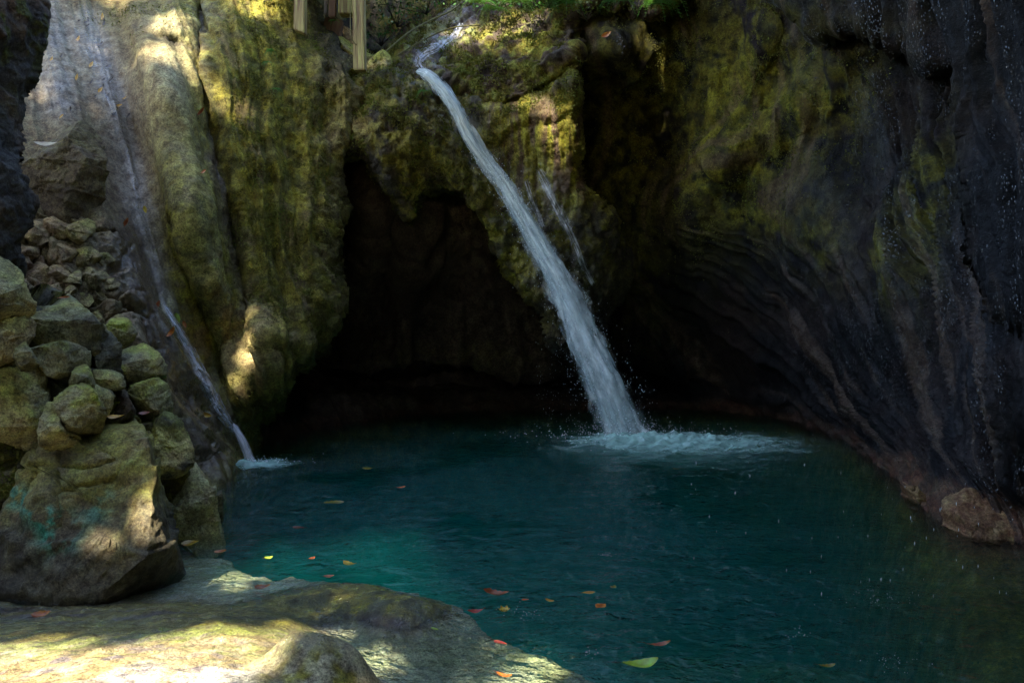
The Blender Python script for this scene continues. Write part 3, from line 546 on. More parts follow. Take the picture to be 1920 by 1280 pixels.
# left bank from beside the camera to the cliff, right bank and the roof leaning from it, back bank
shell('gorge_wall', lambda u, v: np.stack([-5.2 - 2.0 * v - 0.6 * np.sin(u * 3), -4 + 13 * u, -1 + 5.0 * v], -1), 60, 40, 0.5, 'dark', 'dark gorge bank left of the camera, outside the view', 201)
shell('gorge_wall', lambda u, v: np.stack([3.9 + 0.7 * np.sin(v * 3) - 1.4 * v, -4 + 10.0 * u, -1 + 8.5 * v], -1), 60, 40, 0.4, 'dark', 'dark gorge bank right of the camera, outside the view', 202)
shell('gorge_wall', lambda u, v: np.stack([-8 + 14 * u, -4.2 - 1.0 * v + 0 * u, -1 + 4.6 * v], -1), 60, 30, 0.5, 'dark', 'dark gorge bank behind the camera, outside the view', 203)
shell('cave_roof', lambda u, v: np.stack([6.0 - (5.7 - 2.3 * sst(.6, .85, v)) * u + 0.5 * np.sin(v * 5), -1 + 14.5 * v, 5.25 + 2.3 * v + 0.5 * u + 0 * v], -1), 50, 70, 0.25, 'dark', 'rock roof leaning over the right half of the pool', 204)  # unseen roof, sized to keep sky light off the right wall

# ---- foreground ledge (rock shelf under and out of the water) as a height field
RIM = [(-3.4, 6.8), (-2.6, 6.3), (-2.12, 5.9), (-1.55, 5.38), (-0.9, 5.15), (-0.34, 4.95), (-0.10, 4.58), (0.27, 4.30), (0.55, 3.97), (0.62, 3.6), (0.5, 2.8), (0.3, 1.0), (0.3, 0.0)]
gl = [(0, 1280, .30), (200, 1280, .36), (400, 1280, .36), (520, 1270, .28), (0, 1210, .15), (200, 1210, .20), (400, 1200, .20), (500, 1190, .16), (0, 1162, .02), (100, 1145, .0), (200, 1125, -.02), (300, 1150, .05), (400, 1150, .06), (500, 1162, .08), (560, 1178, .05),
      (620, 1190, -.04), (700, 1215, -.07), (770, 1250, -.10), (560, 1112, .0), (640, 1112, .045), (700, 1108, .06), (760, 1112, .06), (820, 1130, .03), (862, 1160, -.05), (720, 1160, .02), (690, 1188, -.05), (600, 1150, .0),
      (340, 1060, -.12), (420, 1048, -.14), (480, 1078, -.12), (400, 1092, -.07), (480, 1115, -.05), (530, 1088, -.08), (580, 1092, -.04), (850, 1205, -.10), (950, 1232, -.14), (1010, 1265, -.14), (900, 1285, -.13), (800, 1285, -.10), (620, 1100, .02)]
gp = [(*PZ(a, b, c)[:2] * 60, c) for a, b, c in gl] + [(-6 * 60, 5 * 60, 0.0), (-6 * 60, 3 * 60, .5), (-3 * 60, 1 * 60, .45), (0, 1 * 60, .2), (0, 0, .2), (-3 * 60, 0, .5), (60, 60, -.15), (0, 2.4 * 60, .05), (-1.0 * 60, 2.4 * 60, .33), (-4 * 60, 6.2 * 60, -.1)]
g_f = tps(gp, 1e-5)
def ledge_z(X, Y):
    Z = g_f(X * 60, Y * 60); V = np.stack([X, Y, 0 * X], -1)
    Z = Z + 0.025 * fbm(V, 2.2, 4, 0.5, 301) + 0.008 * ridged(np.stack([X * 1.2 + 0.8 * Y, (Y - 0.25 * X) * 6, 0 * X], -1), 1, 4, 0.55, 302) * sst(-0.02, 0.05, Z)
    Z = Z + 0.010 * fbm(V, 8, 5, 0.6, 303) + 0.007 * (ridged(V, 6, 3, 0.6, 306) - 0.9) * sst(0.0, 0.15, Z)
    poly = np.array([(-9, 8)] + RIM + [(-9, -1)]); sd = poly_sd(poly, X, Y) + 0.09 * fbm(V, 1.8, 4, 0.55, 304)
    bp_ = P(612, 1262, 3.42); Z = Z + 0.17 * np.exp(-((((X - bp_[0]) / 0.22) ** 2 + ((Y - bp_[1] + .05) / 0.2) ** 2) ** 2))
    Z = np.minimum(Z, -0.06 + np.maximum(sd - 0.08, 0) * 0.42)
    return np.where(sd < 0.1, np.minimum(Z, -0.10 + (sd - 0.1) * 2.2 + 0.1 * fbm(V, 3, 3, 0.5, 305)), Z), sd
gx = np.arange(-6.2, 2.2, 0.016); gy = np.arange(0.2, 7.6, 0.018); X, Y = np.meshgrid(gx, gy); Z, SD = ledge_z(X, Y); Z = np.maximum(Z, -3.2)
V = np.stack([X, Y, Z], -1); a = n01(V, 1.6, 5, 311); b = n01(V, 7, 4, 312); c = n01(np.stack([X * 0.8, (Y - 0.2 * X) * 5, 0 * X], -1), 1, 4, 313)
px = CX + F * X / np.maximum(Y, .3); py = HZ + F * (CH - Z) / np.maximum(Y, .3); d_ = n01(V, 22, 4, 314)
t = mix(np.broadcast_to(PAL['pale'], V.shape) * np.array([1.35, 1.36, 1.6]), PAL['tan'] * 1.15, sst(0.35, 0.7, a))  # pale raised to put the sun's brightness into the rock colour
t = mix(t, np.array([.17, .14, .15]), sst(0.55, 0.75, 0.5 * d_ + 0.5 * b) * 0.8 * sst(1170, 1230, py))
band = sst(1225, 1180, py + 14 * (a - .5) + 0.06 * (px - 250)) * sst(-0.05, 0.0, Z) * sst(640, 560, px)
t = mix(t, mix(np.array([.16, .13, .02]) + 0 * V, PAL['brown'] * 0.55, sst(0.45, 0.7, c)), np.clip(band * 1.0, 0, 1))
t = mix(t, PAL['lime'] * 0.95, np.clip(sst(0.45, 0.7, 0.6 * c + 0.4 * d_) * sst(1150, 1180, py) * sst(1260, 1215, py) * 0.8, 0, 1))
hump = np.clip(1.3 * blob(612, 1262, 95, 62, px, py), 0, 1); t = mix(t, mix(PAL['pale'] * 0.95 + 0 * V, PAL['moss'] * 1.2, sst(0.45, 0.65, b)), hump * 0.85)
dome = np.clip(1.6 * blob(670, 1130, 230, 52, px, py, 3), 0, 1) * sst(-0.06, 0.0, Z)
t = mix(t, mix(PAL['moss'] * 0.85 + 0 * V, PAL['dmoss'] * 1.0, sst(0.35, 0.65, b)), np.clip(dome * 1.2, 0, 1))
t = mix(t, PAL['dark'] * np.array([1.1, .8, .9]), np.clip(1.4 * blob(722, 1165, 55, 15, px, py, 4), 0, 1) * (0.5 + 0.5 * d_))
t = mix(t, np.array([.31, .34, .15]), sst(-0.015, -0.05, Z) * 0.7); t = mix(t, PAL['moss'] * 0.9, sst(-0.22, -0.9, Z) * 0.7)
wetl = np.clip(sst(1250, 1195, py) * (0.85 + 0.15 * c) * 1.1, 0.12, 1)
lo_ = obj('rock_ledge', mesh_from('rock_ledge', V.reshape(-1, 3), gridq(*X.shape), None, {'tint': t.reshape(-1, 3), 'wet': wetl.ravel()}), rock_mat('ledge_rock', 1.8, 0.5))
tag(lo_, 'low pale rock ledge in the foreground running under the water', 'rock ledge', kind='structure')

# ---- pool bed and water
gx = np.arange(-7.5, 7.5, 0.12); gy = np.arange(-1.0, 14.6, 0.12); X, Y = np.meshgrid(gx, gy); V = np.stack([X, Y, 0 * X], -1)
Zb = -1.7 - 0.5 * sst(7.0, 9.5, Y) + 0.25 * fbm(V, 0.5, 4, 0.5, 321) + 0.35 * blob(-1.4, 6.6, 0.9, 0.7, X, Y)
t = mix(np.broadcast_to(np.array([.5, .5, .42]), (*X.shape, 3)), PAL['dmoss'] * 2.5, np.clip(n01(V, 0.7, 4, 322) * 0.6 + 0.7 * sst(5.5, 8.5, Y) + 0.6 * sst(1.0, 2.6, X), 0, 1))
bo = obj('pool_bed', mesh_from('pool_bed', np.stack([X, Y, Zb], -1).reshape(-1, 3), gridq(*X.shape), None, {'tint': t.reshape(-1, 3), 'wet': np.zeros(X.size)}), M_ROCK)
tag(bo, 'pale stony bed of the pool deep under the water', 'pool bed', kind='structure')
gx = np.arange(-7.6, 7.6, 0.035); gy = np.arange(-1.1, 14.7, 0.035); X, Y = np.meshgrid(gx, gy); V = np.stack([X, Y, 0 * X], -1)
r1 = np.hypot(X - 1.5, Y - 10.2); r2 = np.hypot(X + 2.85, Y - 8.55)
Zw = 0.010 * fbm(V * np.array([1, 1.7, 1]), 3.0, 3, 0.5, 331) * (1 + 2.0 * np.exp(-r1 / 2.5)) + 0.012 * np.sin(r1 * 9 + fbm(V, 1.5, 2) * 3) * np.exp(-r1 / 2.2) + 0.005 * np.sin(r2 * 22) * np.exp(-r2 / 0.9)
top = np.stack([X, Y, Zw], -1).reshape(-1, 3); n0 = len(top); ny, nx = X.shape
idx = np.arange(n0).reshape(ny, nx); loop = np.r_[idx[0, :], idx[1:, -1], idx[-1, -2::-1], idx[-2:0:-1, 0]]
bot = top[loop].copy(); bot[:, 2] = -6.0; nb = len(loop); j = np.arange(nb); k = (j + 1) % nb
sid = np.stack([loop[j], n0 + j, n0 + k, loop[k]], -1)
V = np.r_[top, bot, [[0, 6, -6.0]]]; cap = np.stack([n0 + k, n0 + j, np.full(nb, n0 + nb)], -1)
wo = obj('water', mesh_from('water', V, np.r_[gridq(ny, nx), sid], cap), M_WATER)
tag(wo, 'deep teal pool water with small ripples', 'water', kind='structure')

# ================================================================== TREES BEHIND THE CAMERA (unseen; crowns shaped to shade the place, gaps cut where sun should land)
def to_sun(pt, r): return np.array(pt, float), r
SUNV = np.array(SUN)
GAPS = [(P(120, 1290, 3.1), .45), (P(300, 1275, 3.15), .45), (P(440, 1255, 3.25), .36), (P(-100, 1295, 3.1), .5), (P(150, 1215, 3.55), .12), (P(360, 1205, 3.6), .15), (P(520, 1180, 3.85), .12), (P(930, 1245, 3.9), .3), (P(1010, 1275, 3.8), .12), (P(830, 1270, 3.8), .2), (P(460, 1060, 5.45), .26), (P(370, 1070, 5.2), .15), (P(640, 1265, 3.3), .14),
        (P(468, 618, 9.2), .10), (P(462, 655, 9.1), .14), (P(450, 700, 9.0), .07), (P(90, 120, 9.6), .0), (P(150, 60, 10.0), .05), (P(110, 200, 9.4), .06), (P(320, 130, 10), .22), (P(330, 50, 10.3), .25), (P(640, 60, 12.0), .3), (P(655, 90, 11.9), .2), (P(605, 70, 12), .12),
        (P(480, 20, 11), .2), (P(860, 50, 12.0), .2), (P(110, 540, 6.2), .14), (P(130, 520, 6.4), .12), (P(690, 1125, 4.7), .0), (P(240, 12, 11.0), .15), (P(680, 1010, 5.9), .35), (P(985, 14, 11.3), .3), (P(1225, 14, 11.0), .25), (P(905, 25, 11.6), .15), (P(745, 40, 12.9), .2), (P(205, 10, 11.2), .3), (P(460, 10, 11.2), .2), (P(320, 140, 9.9), .12), (P(870, 95, 11.5), .06), (P(935, 150, 11.0), .08), (P(1010, 200, 10.7), .05), (P(1040, 260, 10.7), .08), (P(745, 150, 10.8), .06), (P(960, 70, 11.5), .05), (P(500, 250, 10.1), .04), (P(410, 180, 10.0), .05)]  # openings cut through the crowns so sun lands on chosen spots
def leaf_cards(pts, size, r, up=0.5):
    n = len(pts); d = r.normal(size=(n, 3)); d /= np.linalg.norm(d, axis=1, keepdims=True); e = np.cross(d, r.normal(size=(n, 3))); e /= np.linalg.norm(e, axis=1, keepdims=True)
    L = (size * r.uniform(0.6, 1.3, n))[:, None]; w = L * 0.28
    a = pts; q = np.stack([a, a + d * L * 0.45 + e * w, a + d * L, a + d * L * 0.45 - e * w], 1).reshape(-1, 3); return q, np.arange(4 * n).reshape(-1, 4)
M_LEAF = plain_mat('tree_leaf', (0.05, 0.10, 0.02), 0.5, 0.4, 3, 0.35); M_BARK = plain_mat('bark', (0.06, 0.045, 0.03), 0.9, 0.4, 12)
def tube(path, rad, ns=8):
    p = np.array(path, float); rad = np.broadcast_to(rad, len(p)); t = np.gradient(p, axis=0); t /= np.linalg.norm(t, axis=1, keepdims=True) + 1e-9
    ref = np.where(np.abs(t[:, 2:3]) > 0.9, np.array([[1., 0, 0]]), np.array([[0, 0, 1.]])); u = np.cross(t, ref); u /= np.linalg.norm(u, axis=1, keepdims=True) + 1e-9; v = np.cross(t, u)
    th = np.linspace(0, 2 * math.pi, ns, endpoint=False); V = p[:, None] + rad[:, None, None] * (np.cos(th)[None, :, None] * u[:, None] + np.sin(th)[None, :, None] * v[:, None])
    q = gridq(len(p), ns, True); n = len(p) * ns; V = np.r_[V.reshape(-1, 3), p[:1], p[-1:]]
    j = np.arange(ns); k = (j + 1) % ns; tr = np.r_[np.stack([k, j, np.full(ns, n)], -1), np.stack([(len(p) - 1) * ns + j, (len(p) - 1) * ns + k, np.full(ns, n + 1)], -1)]
    return V, q, tr
def merge(parts):
    Vs, Qs, Ts, o = [], [], [], 0
    for V, q, t in parts:
        Vs.append(V); Qs.append(np.asarray(q).reshape(-1, 4) + o)
        if t is not None: Ts.append(np.asarray(t).reshape(-1, 3) + o)
        o += len(V)
    return np.concatenate(Vs), np.concatenate(Qs), (np.concatenate(Ts) if Ts else None)
for k, (bx, by, cxx) in enumerate(((-11.5, -6.0, -11.5), (-6.5, -6.2, -6.3), (-1.5, -6.5, -1.2), (3.5, -6.0, 3.6))):
    r = np.random.default_rng(500 + k); root = tag(empty('tree', (bx, by, 4.5)), ['tall leafy tree on the bank behind the camera at the far left', 'tall leafy tree on the bank behind the camera at the left', 'tall leafy tree on the bank straight behind the camera', 'tall leafy tree on the bank behind the camera at the right'][k], 'tree', 'trees on the bank behind the camera')
    n = 38000; p = np.stack([r.uniform(cxx - 3.2, cxx + 3.2, n), r.uniform(-6.5, -1.0, n), 4.8 + 25 * r.uniform(0, 1, n) ** 1.0], -1)
    p = p[fbm(p, 0.45, 3, 0.5, 77) > -0.6]
    keep = np.ones(len(p), bool)
    for g, rad in GAPS:
        w = p - g; al = w @ SUNV; dist = np.linalg.norm(w - al[:, None] * SUNV, axis=1); keep &= dist > rad + 0.28
    p = p[keep] - np.array([bx, by, 4.5]); V, q = leaf_cards(p, 0.5, r)
    obj('crown', mesh_from('crown', V, q, None, None, False), M_LEAF, root)
    prt = [tube([(0, -3, -2), (0.1, -3, 3), (0, -2.4, 8), (0.1, -1, 13)], [0.35, 0.28, 0.2, 0.05])]
    for i in range(7):
        z = 2 + 1.8 * i; an = r.uniform(0, 6.28); prt.append(tube([(0, -2.6, z), (math.cos(an) * 1.2, math.sin(an) * 0.8, z + 0.7), (math.cos(an) * 2.6, math.sin(an) * 1.6, z + 1.8)], [0.09, 0.06, 0.02]))
    V, q, tr = merge(prt); obj('trunk', mesh_from('trunk', V, q, tr), M_BARK, root)

# ================================================================== BOULDERS ON THE LEFT
def teal_extra(V, t):
    px = CX + F * V[..., 0] / V[..., 1]; py = HZ + F * (CH - V[..., 2]) / V[..., 1]; b = n01(V, 6, 5, 401); c = n01(V, 14, 4, 402)
    k = np.clip(ridge([(-30, 915), (30, 930), (75, 965), (100, 1000)], 24, px, py) + 0.6 * blob(110, 990, 40, 50, px, py) + 0.6 * blob(185, 950, 22, 40, px, py, 30) + 0.5 * blob(235, 895, 10, 22, px, py, 20) + 0.5 * blob(5, 880, 24, 30, px, py), 0, 1)
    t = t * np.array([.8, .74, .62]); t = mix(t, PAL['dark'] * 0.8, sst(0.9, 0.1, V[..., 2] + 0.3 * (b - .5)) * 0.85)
    return mix(t, PAL['teal'], np.clip(k * sst(0.42, 0.62, 0.6 * b + 0.4 * c) * 1.0, 0, 1))
def redder(V, t): return mix(t, PAL['red'], 0.55 * n01(V, 3, 3, 410))
def darker(V, t): return mix(t, PAL['dark'] * 0.8, 0.75)
def dbrown(V, t): return mix(t, PAL['brown'] * 0.55, 0.85)
def sun_pale(V, t): return mix(t, PAL['pale'] * 0.85, 0.6 * n01(V * np.array([1, 1, 4]), 4, 4, 411))  # pale colour stands in for sun on the pointed boulder
BL = [  # name, outline, Y0, bulge, tiltx, tilty, extra options, label
 ('boulder', [(-80, 812), (0, 838), (60, 840), (120, 832), (188, 818), (196, 775), (235, 772), (268, 805), (288, 848), (300, 900), (302, 930), (311, 968), (318, 1012), (330, 1050), (346, 1085), (345, 1150), (240, 1260), (100, 1290), (-80, 1300)], 5.35, .55, .1, -.12, dict(planes=9, n=4.5, seed=1, mossy=.5, amp=.045, extra=teal_extra, crack=.0, grow=1.06, res=1.1, wet=.3, grooves=[[(-40, 862), (20, 852), (75, 845), (130, 832), (190, 822)], [(125, 838), (118, 880), (126, 930), (122, 985)], [(-20, 880), (60, 876), (120, 886), (170, 880), (215, 868)], [(78, 845), (76, 890), (50, 930)], [(126, 930), (170, 915), (220, 890)]]), 'largest boulder at the left waterline, its face stained turquoise'),
 ('boulder', [(-60, 640), (25, 688), (72, 700), (80, 730), (84, 770), (82, 812), (92, 830), (60, 840), (0, 825), (-60, 830)], 5.35, .32, 0, -.12, dict(seed=2, n=3, mossy=.45), 'flat faced block at the left edge above the turquoise boulder'),
 ('boulder', [(82, 730), (105, 727), (140, 724), (166, 735), (181, 755), (189, 777), (189, 802), (186, 816), (160, 824), (128, 818), (113, 795), (108, 770), (98, 745)], 5.25, .26, 0, -.15, dict(seed=3, mossy=.8), 'round mossy boulder resting on top of the turquoise stained one'),
 ('rock', [(78, 757), (106, 757), (112, 790), (128, 812), (152, 820), (125, 834), (86, 834), (78, 800)], 5.12, .16, 0, -.1, dict(seed=4, mossy=.4), 'small squarish rock wedged left of the round mossy boulder'),
 ('boulder', [(42, 633), (85, 638), (120, 645), (153, 658), (156, 690), (142, 714), (118, 712), (95, 705), (68, 688), (48, 665)], 5.6, .28, 0, -.2, dict(seed=5, mossy=.6), 'angular boulder with a tilted mossy face above the round boulder'),
 ('rock', [(126, 700), (145, 690), (160, 688), (172, 710), (173, 738), (152, 730), (128, 716)], 5.45, .15, 0, -.2, dict(seed=6, mossy=.7), 'small pale green rock just above the round mossy boulder'),
 ('boulder', [(48, 542), (72, 549), (110, 555), (140, 570), (165, 595), (186, 615), (206, 635), (217, 658), (200, 668), (178, 662), (160, 645), (120, 648), (85, 640), (58, 622), (46, 590)], 5.95, .35, .2, -.35, dict(seed=7, mossy=.35, planes=16, base='grey'), 'long ridge shaped pale boulder sloping down to the right'),
 ('boulder', [(-60, 488), (0, 496), (20, 502), (36, 520), (43, 540), (54, 565), (53, 582), (34, 594), (8, 594), (-60, 600)], 5.3, .3, 0, -.15, dict(seed=8, mossy=.25, planes=14), 'pale rounded boulder at the left edge with dark diagonal hollows'),
 ('boulder', [(-60, 588), (8, 590), (36, 595), (56, 610), (56, 626), (42, 648), (20, 668), (-60, 670)], 5.25, .25, 0, -.15, dict(seed=9, mossy=.35, extra=redder), 'reddish grey boulder below the pale rounded one at the left edge'),
 ('rock', [(28, 642), (42, 640), (60, 665), (70, 682), (46, 692), (30, 670)], 5.2, .12, 0, -.1, dict(seed=10, mossy=.3), 'small curved rock wedged between the left edge blocks'),
 ('boulder', [(160, 640), (178, 625), (210, 638), (221, 680), (226, 706), (165, 708), (158, 670)], 6.05, .22, 0, -.1, dict(seed=11, mossy=.1, extra=darker), 'dark brown upright block right of the ridge shaped boulder'),
 ('rock', [(168, 700), (200, 697), (220, 704), (229, 722), (216, 735), (190, 735), (170, 724)], 5.75, .18, 0, -.15, dict(seed=12, mossy=.35), 'rounded slab below the dark brown upright block'),
 ('rock', [(172, 716), (190, 730), (206, 736), (207, 758), (197, 776), (184, 772), (178, 745), (170, 728)], 5.5, .15, 0, -.1, dict(seed=13, mossy=.4), 'narrow rock leaning on the round mossy boulder from the right'),
 ('rock', [(203, 742), (216, 735), (232, 728), (240, 750), (250, 770), (235, 782), (200, 778)], 5.8, .15, 0, -.1, dict(seed=14, mossy=0, extra=dbrown), 'dark brown rock in the hollow above the turquoise boulder'),
 ('boulder', [(186, 607), (212, 602), (236, 604), (249, 620), (246, 636), (230, 650), (210, 650), (196, 630)], 6.45, .22, 0, -.3, dict(seed=15, mossy=.9), 'mossy topped boulder right of the ridge shaped boulder'),
 ('boulder', [(214, 646), (245, 641), (276, 655), (294, 670), (301, 690), (299, 716), (240, 718), (224, 702), (217, 672)], 6.3, .3, 0, -.2, dict(seed=16, mossy=.6, extra=None), 'moss capped boulder with a dark front, highest of the right hand row'),
 ('boulder', [(242, 712), (290, 714), (311, 735), (313, 778), (270, 780), (254, 772), (248, 745)], 6.15, .26, 0, -.2, dict(seed=17, mossy=.6), 'square mossy boulder, middle of the right hand row'),
 ('boulder', [(250, 775), (275, 772), (302, 775), (331, 795), (346, 820), (353, 836), (351, 870), (325, 900), (300, 905), (286, 850), (266, 805)], 6.05, .34, 0, -.15, dict(seed=18, mossy=.35, base='dark'), 'dark grey boulder below the square one, beside the brown chute'),
 ('boulder', [(300, 908), (330, 870), (351, 865), (376, 890), (391, 920), (404, 950), (411, 990), (412, 1030), (345, 1040), (318, 1010), (303, 962)], 6.05, .36, .15, -.1, dict(seed=19, grow=1.1, mossy=.25, extra=sun_pale, base='tan', amp=.06), 'pointed sunlit boulder standing in the water at the pool edge'),
 ('rock', [(398, 918), (412, 924), (416, 945), (414, 975), (402, 980), (392, 945)], 6.3, .15, 0, 0, dict(seed=20, mossy=0, extra=darker), 'small dark rock behind the pointed sunlit boulder'),
 ('boulder', [(48, 232), (75, 217), (110, 222), (150, 236), (178, 255), (190, 278), (191, 330), (187, 375), (182, 415), (120, 420), (55, 410), (40, 320)], 8.5, .25, 0, -.1, dict(seed=23, grow=1.08, mossy=.5, n=2.8, planes=4, amp=.05, extra=lambda V, t: mix(t, PAL['brown'] * .5, .85 * sst(4.15, 3.7, V[..., 2]))), 'smooth dark brown block on the slab below the stream'),  # lower face darkened in colour, standing in for a shadowed recess
]
for nm, ol, y0, bg, tx, ty, op, lb in BL:
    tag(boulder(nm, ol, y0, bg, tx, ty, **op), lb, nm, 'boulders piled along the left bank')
# the bank the boulders lie on
def k_color(x, y, V, n):
    a = n01(V, 2.2, 5, 431); b = n01(V, 7, 4, 432); return mix(mix(np.broadcast_to(PAL['dark'], V.shape), PAL['grey'] * 0.8, a), PAL['moss'] * 0.9, sst(0.35, 0.6, b) * 0.7), 0.15
def k_disp(x, y, V, n):
    f1, f2, i_ = worley(V + 0.15 * fbm(V, 3, 3)[..., None], 2.8, 43); return 0.22 * (i_ - 0.5) - 0.14 * np.exp(-((f2 - f1) / 0.1) ** 2) + 0.03 * ridged(V, 5, 4, 0.55, 433)
ko, _ = relief('rock_bank', [(-100, 500), (40, 545), (120, 580), (200, 640), (255, 690), (290, 760), (325, 830), (335, 900), (320, 1000), (200, 1050), (-100, 1050)], tps([(-100, 520, 5.6), (60, 560, 5.9), (200, 650, 6.3), (290, 760, 6.3), (330, 900, 6.2), (-100, 800, 5.3), (100, 750, 5.5), (220, 850, 5.7), (100, 1000, 5.6), (300, 1000, 6.1)]), M_BOULDER, k_disp, k_color, step=2.5, roll=20, rollm=0.4, rag=8, back=0.6)
tag(ko, 'broken rock bank under the boulders at the left', 'rock bank', kind='structure')
# the dark pillar at the left edge
def p_color(x, y, V, n):
    a = n01(V, 1.8, 5, 421); b = n01(V, 6, 4, 422); t = mix(np.broadcast_to(PAL['dark'], V.shape), PAL['brown'] * 0.9, sst(0.4, 0.8, a)); return mix(t, PAL['dmoss'], sst(0.45, 0.7, b) * sst(260, 60, y)), 0.15
po, _ = relief('rock_pillar', [(-100, -80), (58, -80), (70, 10), (71, 60), (66, 105), (58, 150), (48, 215), (38, 300), (42, 345), (50, 372), (46, 405), (34, 440), (24, 470), (20, 520), (-100, 540)], tps([(-100, 0, 5.4), (60, 0, 6.2), (-100, 300, 5.2), (40, 300, 5.9), (30, 480, 5.8), (-100, 500, 5.1), (40, 380, 5.7), (20, 150, 5.9)]), M_BOULDER,
    lambda x, y, V, n: 0.12 * fbm(V, 1.4, 4, 0.5, 423) + (0.05 * (worley(V + 0.2 * fbm(V, 2, 3)[..., None], 2.0, 33)[2] - 0.5)) * sst(190, 260, y) + 0.03 * ridged(V, 4, 4, 0.55, 424), p_color, step=1.6, roll=16, rollm=0.4, rag=4, back=0.2)
tag(po, 'dark blocky rock pillar rising along the left edge', 'rock pillar', kind='structure')
# broken rubble on the bank between pillar and slab
r = np.random.default_rng(55); UB = []; ROWC = {}; ORD = ['first', 'second', 'third', 'fourth', 'fifth', 'sixth', 'seventh', 'eighth']
for i, (cx_, cy_, s_) in enumerate(sorted([(60, 430, 22), (100, 425, 24), (145, 432, 26), (180, 445, 18), (45, 470, 22), (85, 470, 20), (120, 475, 22), (160, 480, 22), (195, 490, 18), (60, 515, 26), (105, 515, 20), (135, 520, 16), (170, 520, 22), (205, 530, 16), (95, 548, 18), (130, 548, 14), (155, 560, 18), (190, 565, 18), (215, 575, 14), (175, 595, 16), (220, 605, 14), (75, 445, 12), (150, 500, 12)])):
    th = np.sort(r.uniform(0, 6.28, 8)); th = np.linspace(0, 6.28, 8, endpoint=False) + r.uniform(-.25, .25, 8); rr = s_ * r.uniform(.75, 1.2, 8)
    ol = [(cx_ + a_ * math.cos(q) * 1.15, cy_ + a_ * math.sin(q) * .85) for q, a_ in zip(th, rr)]
    y0 = float(cliff_at(cx_, cy_)[1]) + 0.03; s_ = s_ * 1.3
    red = cx_ < 125 and cy_ < 560; row_ = ['top', 'second', 'middle', 'fourth', 'lowest'][int(np.searchsorted([450, 495, 530, 570], cy_))]; ROWC[row_] = ROWC.get(row_, -1) + 1
    UB.append(tag(boulder('rubble_stone', ol, y0, .16, 0, -.2, seed=60 + i, planes=12, mossy=.1 if red else .45, extra=(lambda V, t: mix(t, np.array([.13, .065, .038]), .6)) if red else (lambda V, t: mix(t, PAL['brown'] * .7, .5)), amp=.08, res=.8), f"{'reddish' if red else 'mossy'} rubble stone, {ORD[ROWC[row_]]} from the left in the {row_} row of the bank", 'stone', 'rubble stones on the left bank'))
# brown waterline rocks at the right
for i, (ol, y0, bg, lb) in enumerate([([(1690, 900), (1715, 925), (1745, 935), (1785, 932), (1800, 960), (1795, 992), (1760, 985), (1720, 965), (1700, 940)], 7.0, .3, 'small reddish brown rock at the waterline under the right wall'),
                                      ([(1775, 945), (1810, 925), (1835, 916), (1868, 934), (1910, 955), (1960, 985), (1990, 1040), (1930, 1050), (1880, 1030), (1820, 1010), (1785, 990)], 6.2, .35, 'large reddish brown rock at the waterline by the right edge')]):
    tag(boulder('shore_rock', ol, y0, bg, 0, -.1, seed=90 + i, planes=8, n=2.6, grow=1.05, mossy=0, base='red', extra=lambda V, t: mix(t, np.array([.16, .085, .045]), .75), wet=.25, amp=.05), lb, 'rock', 'brown rocks at the right waterline')

# ================================================================== WATERFALLS
def ribbon_tube(path, wpx, Ys, thick=0.45, nu=56, nv=320, amp=0.05, seed=0, shrink=1.0, jag=0.0):
    """closed flattened body of falling water along a picture path with real distances"""
    p = smooth_poly(path, 12, False); k = np.linspace(0, 1, len(p)); kk = np.linspace(0, 1, nv); px = np.interp(kk, k, p[:, 0]); py = np.interp(kk, k, p[:, 1])
    t0 = np.linspace(0, 1, len(path)); w = np.interp(kk, t0, wpx) * shrink; Y = np.interp(kk, t0, Ys)
    C = P(px, py, Y); tg = np.gradient(C, axis=0); tg /= np.linalg.norm(tg, axis=1, keepdims=True); side = np.cross(tg, np.array([0, 1., 0])); side /= np.linalg.norm(side, axis=1, keepdims=True); side *= np.sign(side[:, :1]); nrm = np.cross(tg, side); nrm *= -np.sign(nrm[:, 1:2])
    along = np.r_[0, np.cumsum(np.linalg.norm(np.diff(C, axis=0), axis=1))]; wm = w / F * Y / 2
    th = np.linspace(0, 2 * math.pi, nu, endpoint=False); ct, st = np.cos(th), np.sin(th)
    Pn = np.stack(np.broadcast_arrays(ct[None] * 3.2, along[:, None] * 0.9, st[None] * 3.2), -1)
    rr = 1 + amp * 3 * fbm(Pn * np.array([1, 1, 1]) + seed * 5, 1.0, 4, 0.6, seed) 
    V = C[:, None] + (wm[:, None] * ct[None] * rr)[..., None] * side[:, None] + (wm[:, None] * thick * st[None] * rr)[..., None] * nrm[:, None]
    fu = np.broadcast_to(th / (2 * math.pi) * 2, rr.shape); fu = np.abs(fu - 1); fu = np.broadcast_to(ct[None] * 0.5 + seed, rr.shape)
    fe = np.sqrt(np.maximum(0, 1 - np.abs(ct) ** 3))[None] - 0.30 * (kk[:, None] ** 2) * (0.4 + fbm(Pn, 1.3, 3, 0.5, seed + 3)) 
    return mesh_from('w', V.reshape(-1, 3), gridq(nv, nu, True), None, {'fu': fu.ravel(), 'fv': np.broadcast_to(along[:, None], rr.shape).ravel(), 'fe': fe.ravel()})
